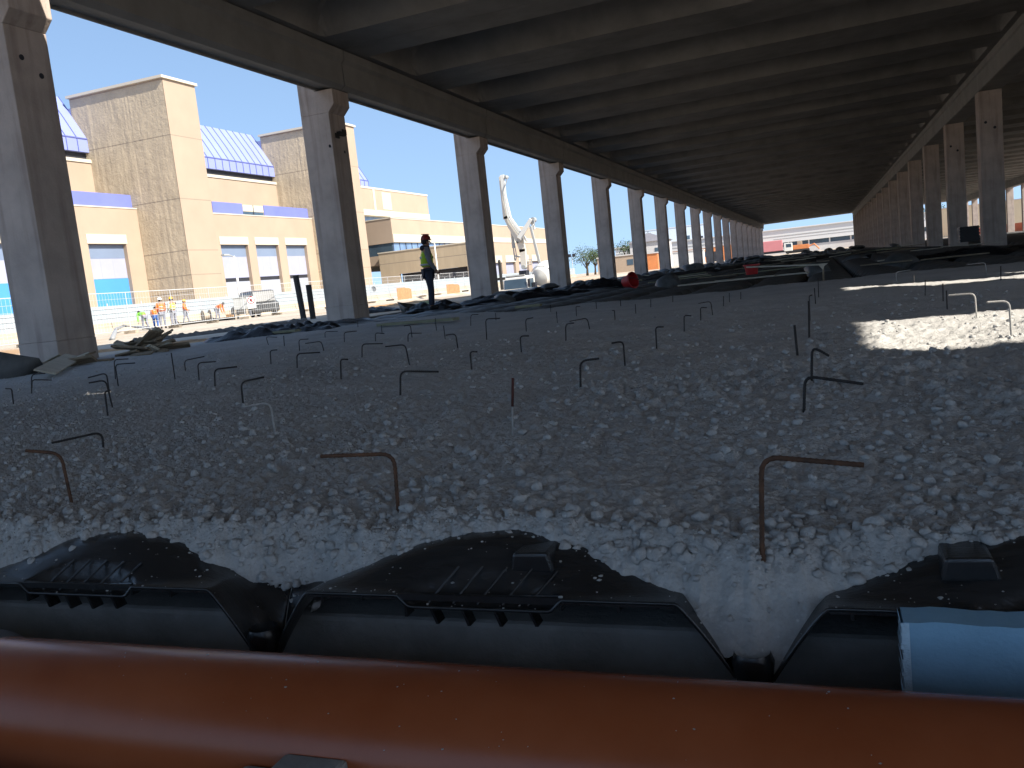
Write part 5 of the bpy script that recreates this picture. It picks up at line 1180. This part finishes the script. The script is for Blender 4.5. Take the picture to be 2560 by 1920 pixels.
hut(1633, 140, 1.9, 2.5, 2.6, M_ORC, 'orange brown container before the grey house', None, 'shipping_container', .1, False); hut(1690, 210, 14, 10, 3.2, M_FARW, 'low white shed seen between the seventh and eighth columns'); hut(1690, 300, 26, 10, 13, mat('hazy grey block', (.45, .50, .56), .8, .05, .1), 'tall grey block far beyond the low white shed', None, 'distant_block')
hut(1740, 240, 14, 8, 4, M_ORC, 'orange shed far down the line of columns'); hut(1830, 260, 12, 8, 4.5, M_ORC, 'orange container stack at the far left end of the hall', None, 'shipping_container', .1, False)
# floodlight mast
q = at_d(1434, 690, 150); e = empty('floodlight_mast', (q.x, q.y, GZ)); tag(e, 'thin mast with two dark floodlights in the sky left of the fifth column', 'floodlight'); t = at_d(1434, 640, 150)
mb = MB(); mb.tube([(0, 0, 0), (0, 0, t.z - GZ)], .05, 6); mb.build('mast', M_STEELP, e)
for s in (-1, 1): mb = MB(); mb.box((s * .4 - .26, -.15, t.z - .1), (s * .4 + .26, .15, t.z + .45)); mb.build('floodlight', M_DARK, e)
# white hall, red truck and orange machine beyond the far end
q = at_d(2020, 600, 262); fw = empty('white_hall', (q.x, q.y, GZ), .0); tag(fw, 'wide white factory hall beyond the far end of the nave', 'building')
mb = MB(); mb.box((-60, 0, 3.5), (60, 30, 7.5)); mb.build('wall', M_FARW, fw); mb = MB(); mb.box((-60, .6, 0), (60, 1.2, 2.2)); mb.build('base_wall', M_STUCCO, fw); wi = MB(); wi.box((-60, .8, 2.2), (60, 1.3, 3.5)); wi = wi.build('window_band', M_GLASS, fw)
mb = MB()
for i in range(21): mb.box((-60 + i * 6, .55, 2.2), (-59.6 + i * 6, .8, 3.5))
mb.build('mullion', M_FARW, wi); mb = MB(); mb.box((-60, -.08, 5.5), (60, 0, 5.7)); mb.box((-10, -.07, 4.7), (30, 0, 4.8)); mb.build('grey_line', M_CABIN, fw); mb = MB(); mb.box((-61, -.4, 7.5), (61, 31, 7.8)); mb.build('roof', M_FARW, fw)
q = at_d(1935, 660, 205); rt = empty('red_truck', (q.x, q.y, GZ)); tag(rt, 'red box truck beyond the far end of the nave, before the white hall', 'truck')
mb = MB(); mb.box((-6, 0, 1.0), (2.2, 2.5, 3.5)); mb.build('box_body', M_REDT, rt, bevel=.1); mb = MB(); mb.box((2.5, 0, .7), (4.4, 2.4, 2.6)); mb.build('cab', M_TRUCKW, rt, bevel=.1); mb = MB(); mb.box((-6, .2, .5), (4.2, 2.3, 1.0)); mb.build('chassis', M_DARK, rt)
mb = MB(); mb.box((3.0, -.02, 1.6), (4.2, .02, 2.4)); mb.build('window', M_GLASS, rt)
for x in (-4.5, -3.2, 3.3): mb = MB(); mb.lathe([(.3, -.15), (.5, -.15), (.5, .15), (.3, .15)], (x, .2, .5), 16, MX); mb.build('wheel', M_TYRE, rt)
q = at_d(2000, 625, 215); om = empty('orange_digger', (q.x, q.y, GZ)); tag(om, 'low orange digger right of the red truck at the far end', 'digger')
mb = MB(); mb.box((-2.5, 0, .9), (2.2, 2, 2.0)); mb.build('body', M_ORC, om, bevel=.1); mb = MB(); mb.box((-.6, .3, 2.0), (.6, 1.7, 2.9)); mb.build('cab', M_CREAM, om, bevel=.08); mb = MB(); mb.box((-2.6, -.1, .1), (2.3, .5, .9)); mb.box((-2.6, 1.5, .1), (2.3, 2.1, .9)); mb.build('track', M_TYRE, om, bevel=.2)
mb = MB(); mb.tube([(2.0, 1, 1.3), (3.4, 1, 1.9), (4.6, 1, .5)], .18, 8); mb.build('boom', M_ORC, om)
# what shows through the far right row: a sandy slope, a low tan building, a red mesh
sl_ = MB(); sl_.prism([(60, GZ - .2), (75, 5.5), (140, 7), (140, GZ - .2)], 'y', 60, 330); tag(sl_.build('hill', M_GROUND), kind='structure')
q = at_d(2537, 600, 170); hut(2537, 190, 30, 10, 6.5, mat('sunny tan wall', (.66, .54, .36), .9, .05, .3), 'sunny tan building glimpsed at the far right edge between the columns', None, 'tan_building', -.3, False)
tree((at_d(2360, 640, 230).x, at_d(2360, 640, 230).y, GZ), 9, 5.5, 9, 'olive tree glimpsed right of the far columns', None, 900)
for i in range(10):
    y0 = 70 + i * 12.; mb = MB(); mb.box((26, y0, GZ), (26.06, y0 + 11.5, 1.1)); tag(mb.build('barrier_net', M_ORNET), 'red orange net barrier outside the far right row of columns', 'barrier', 'net barriers on the right side')
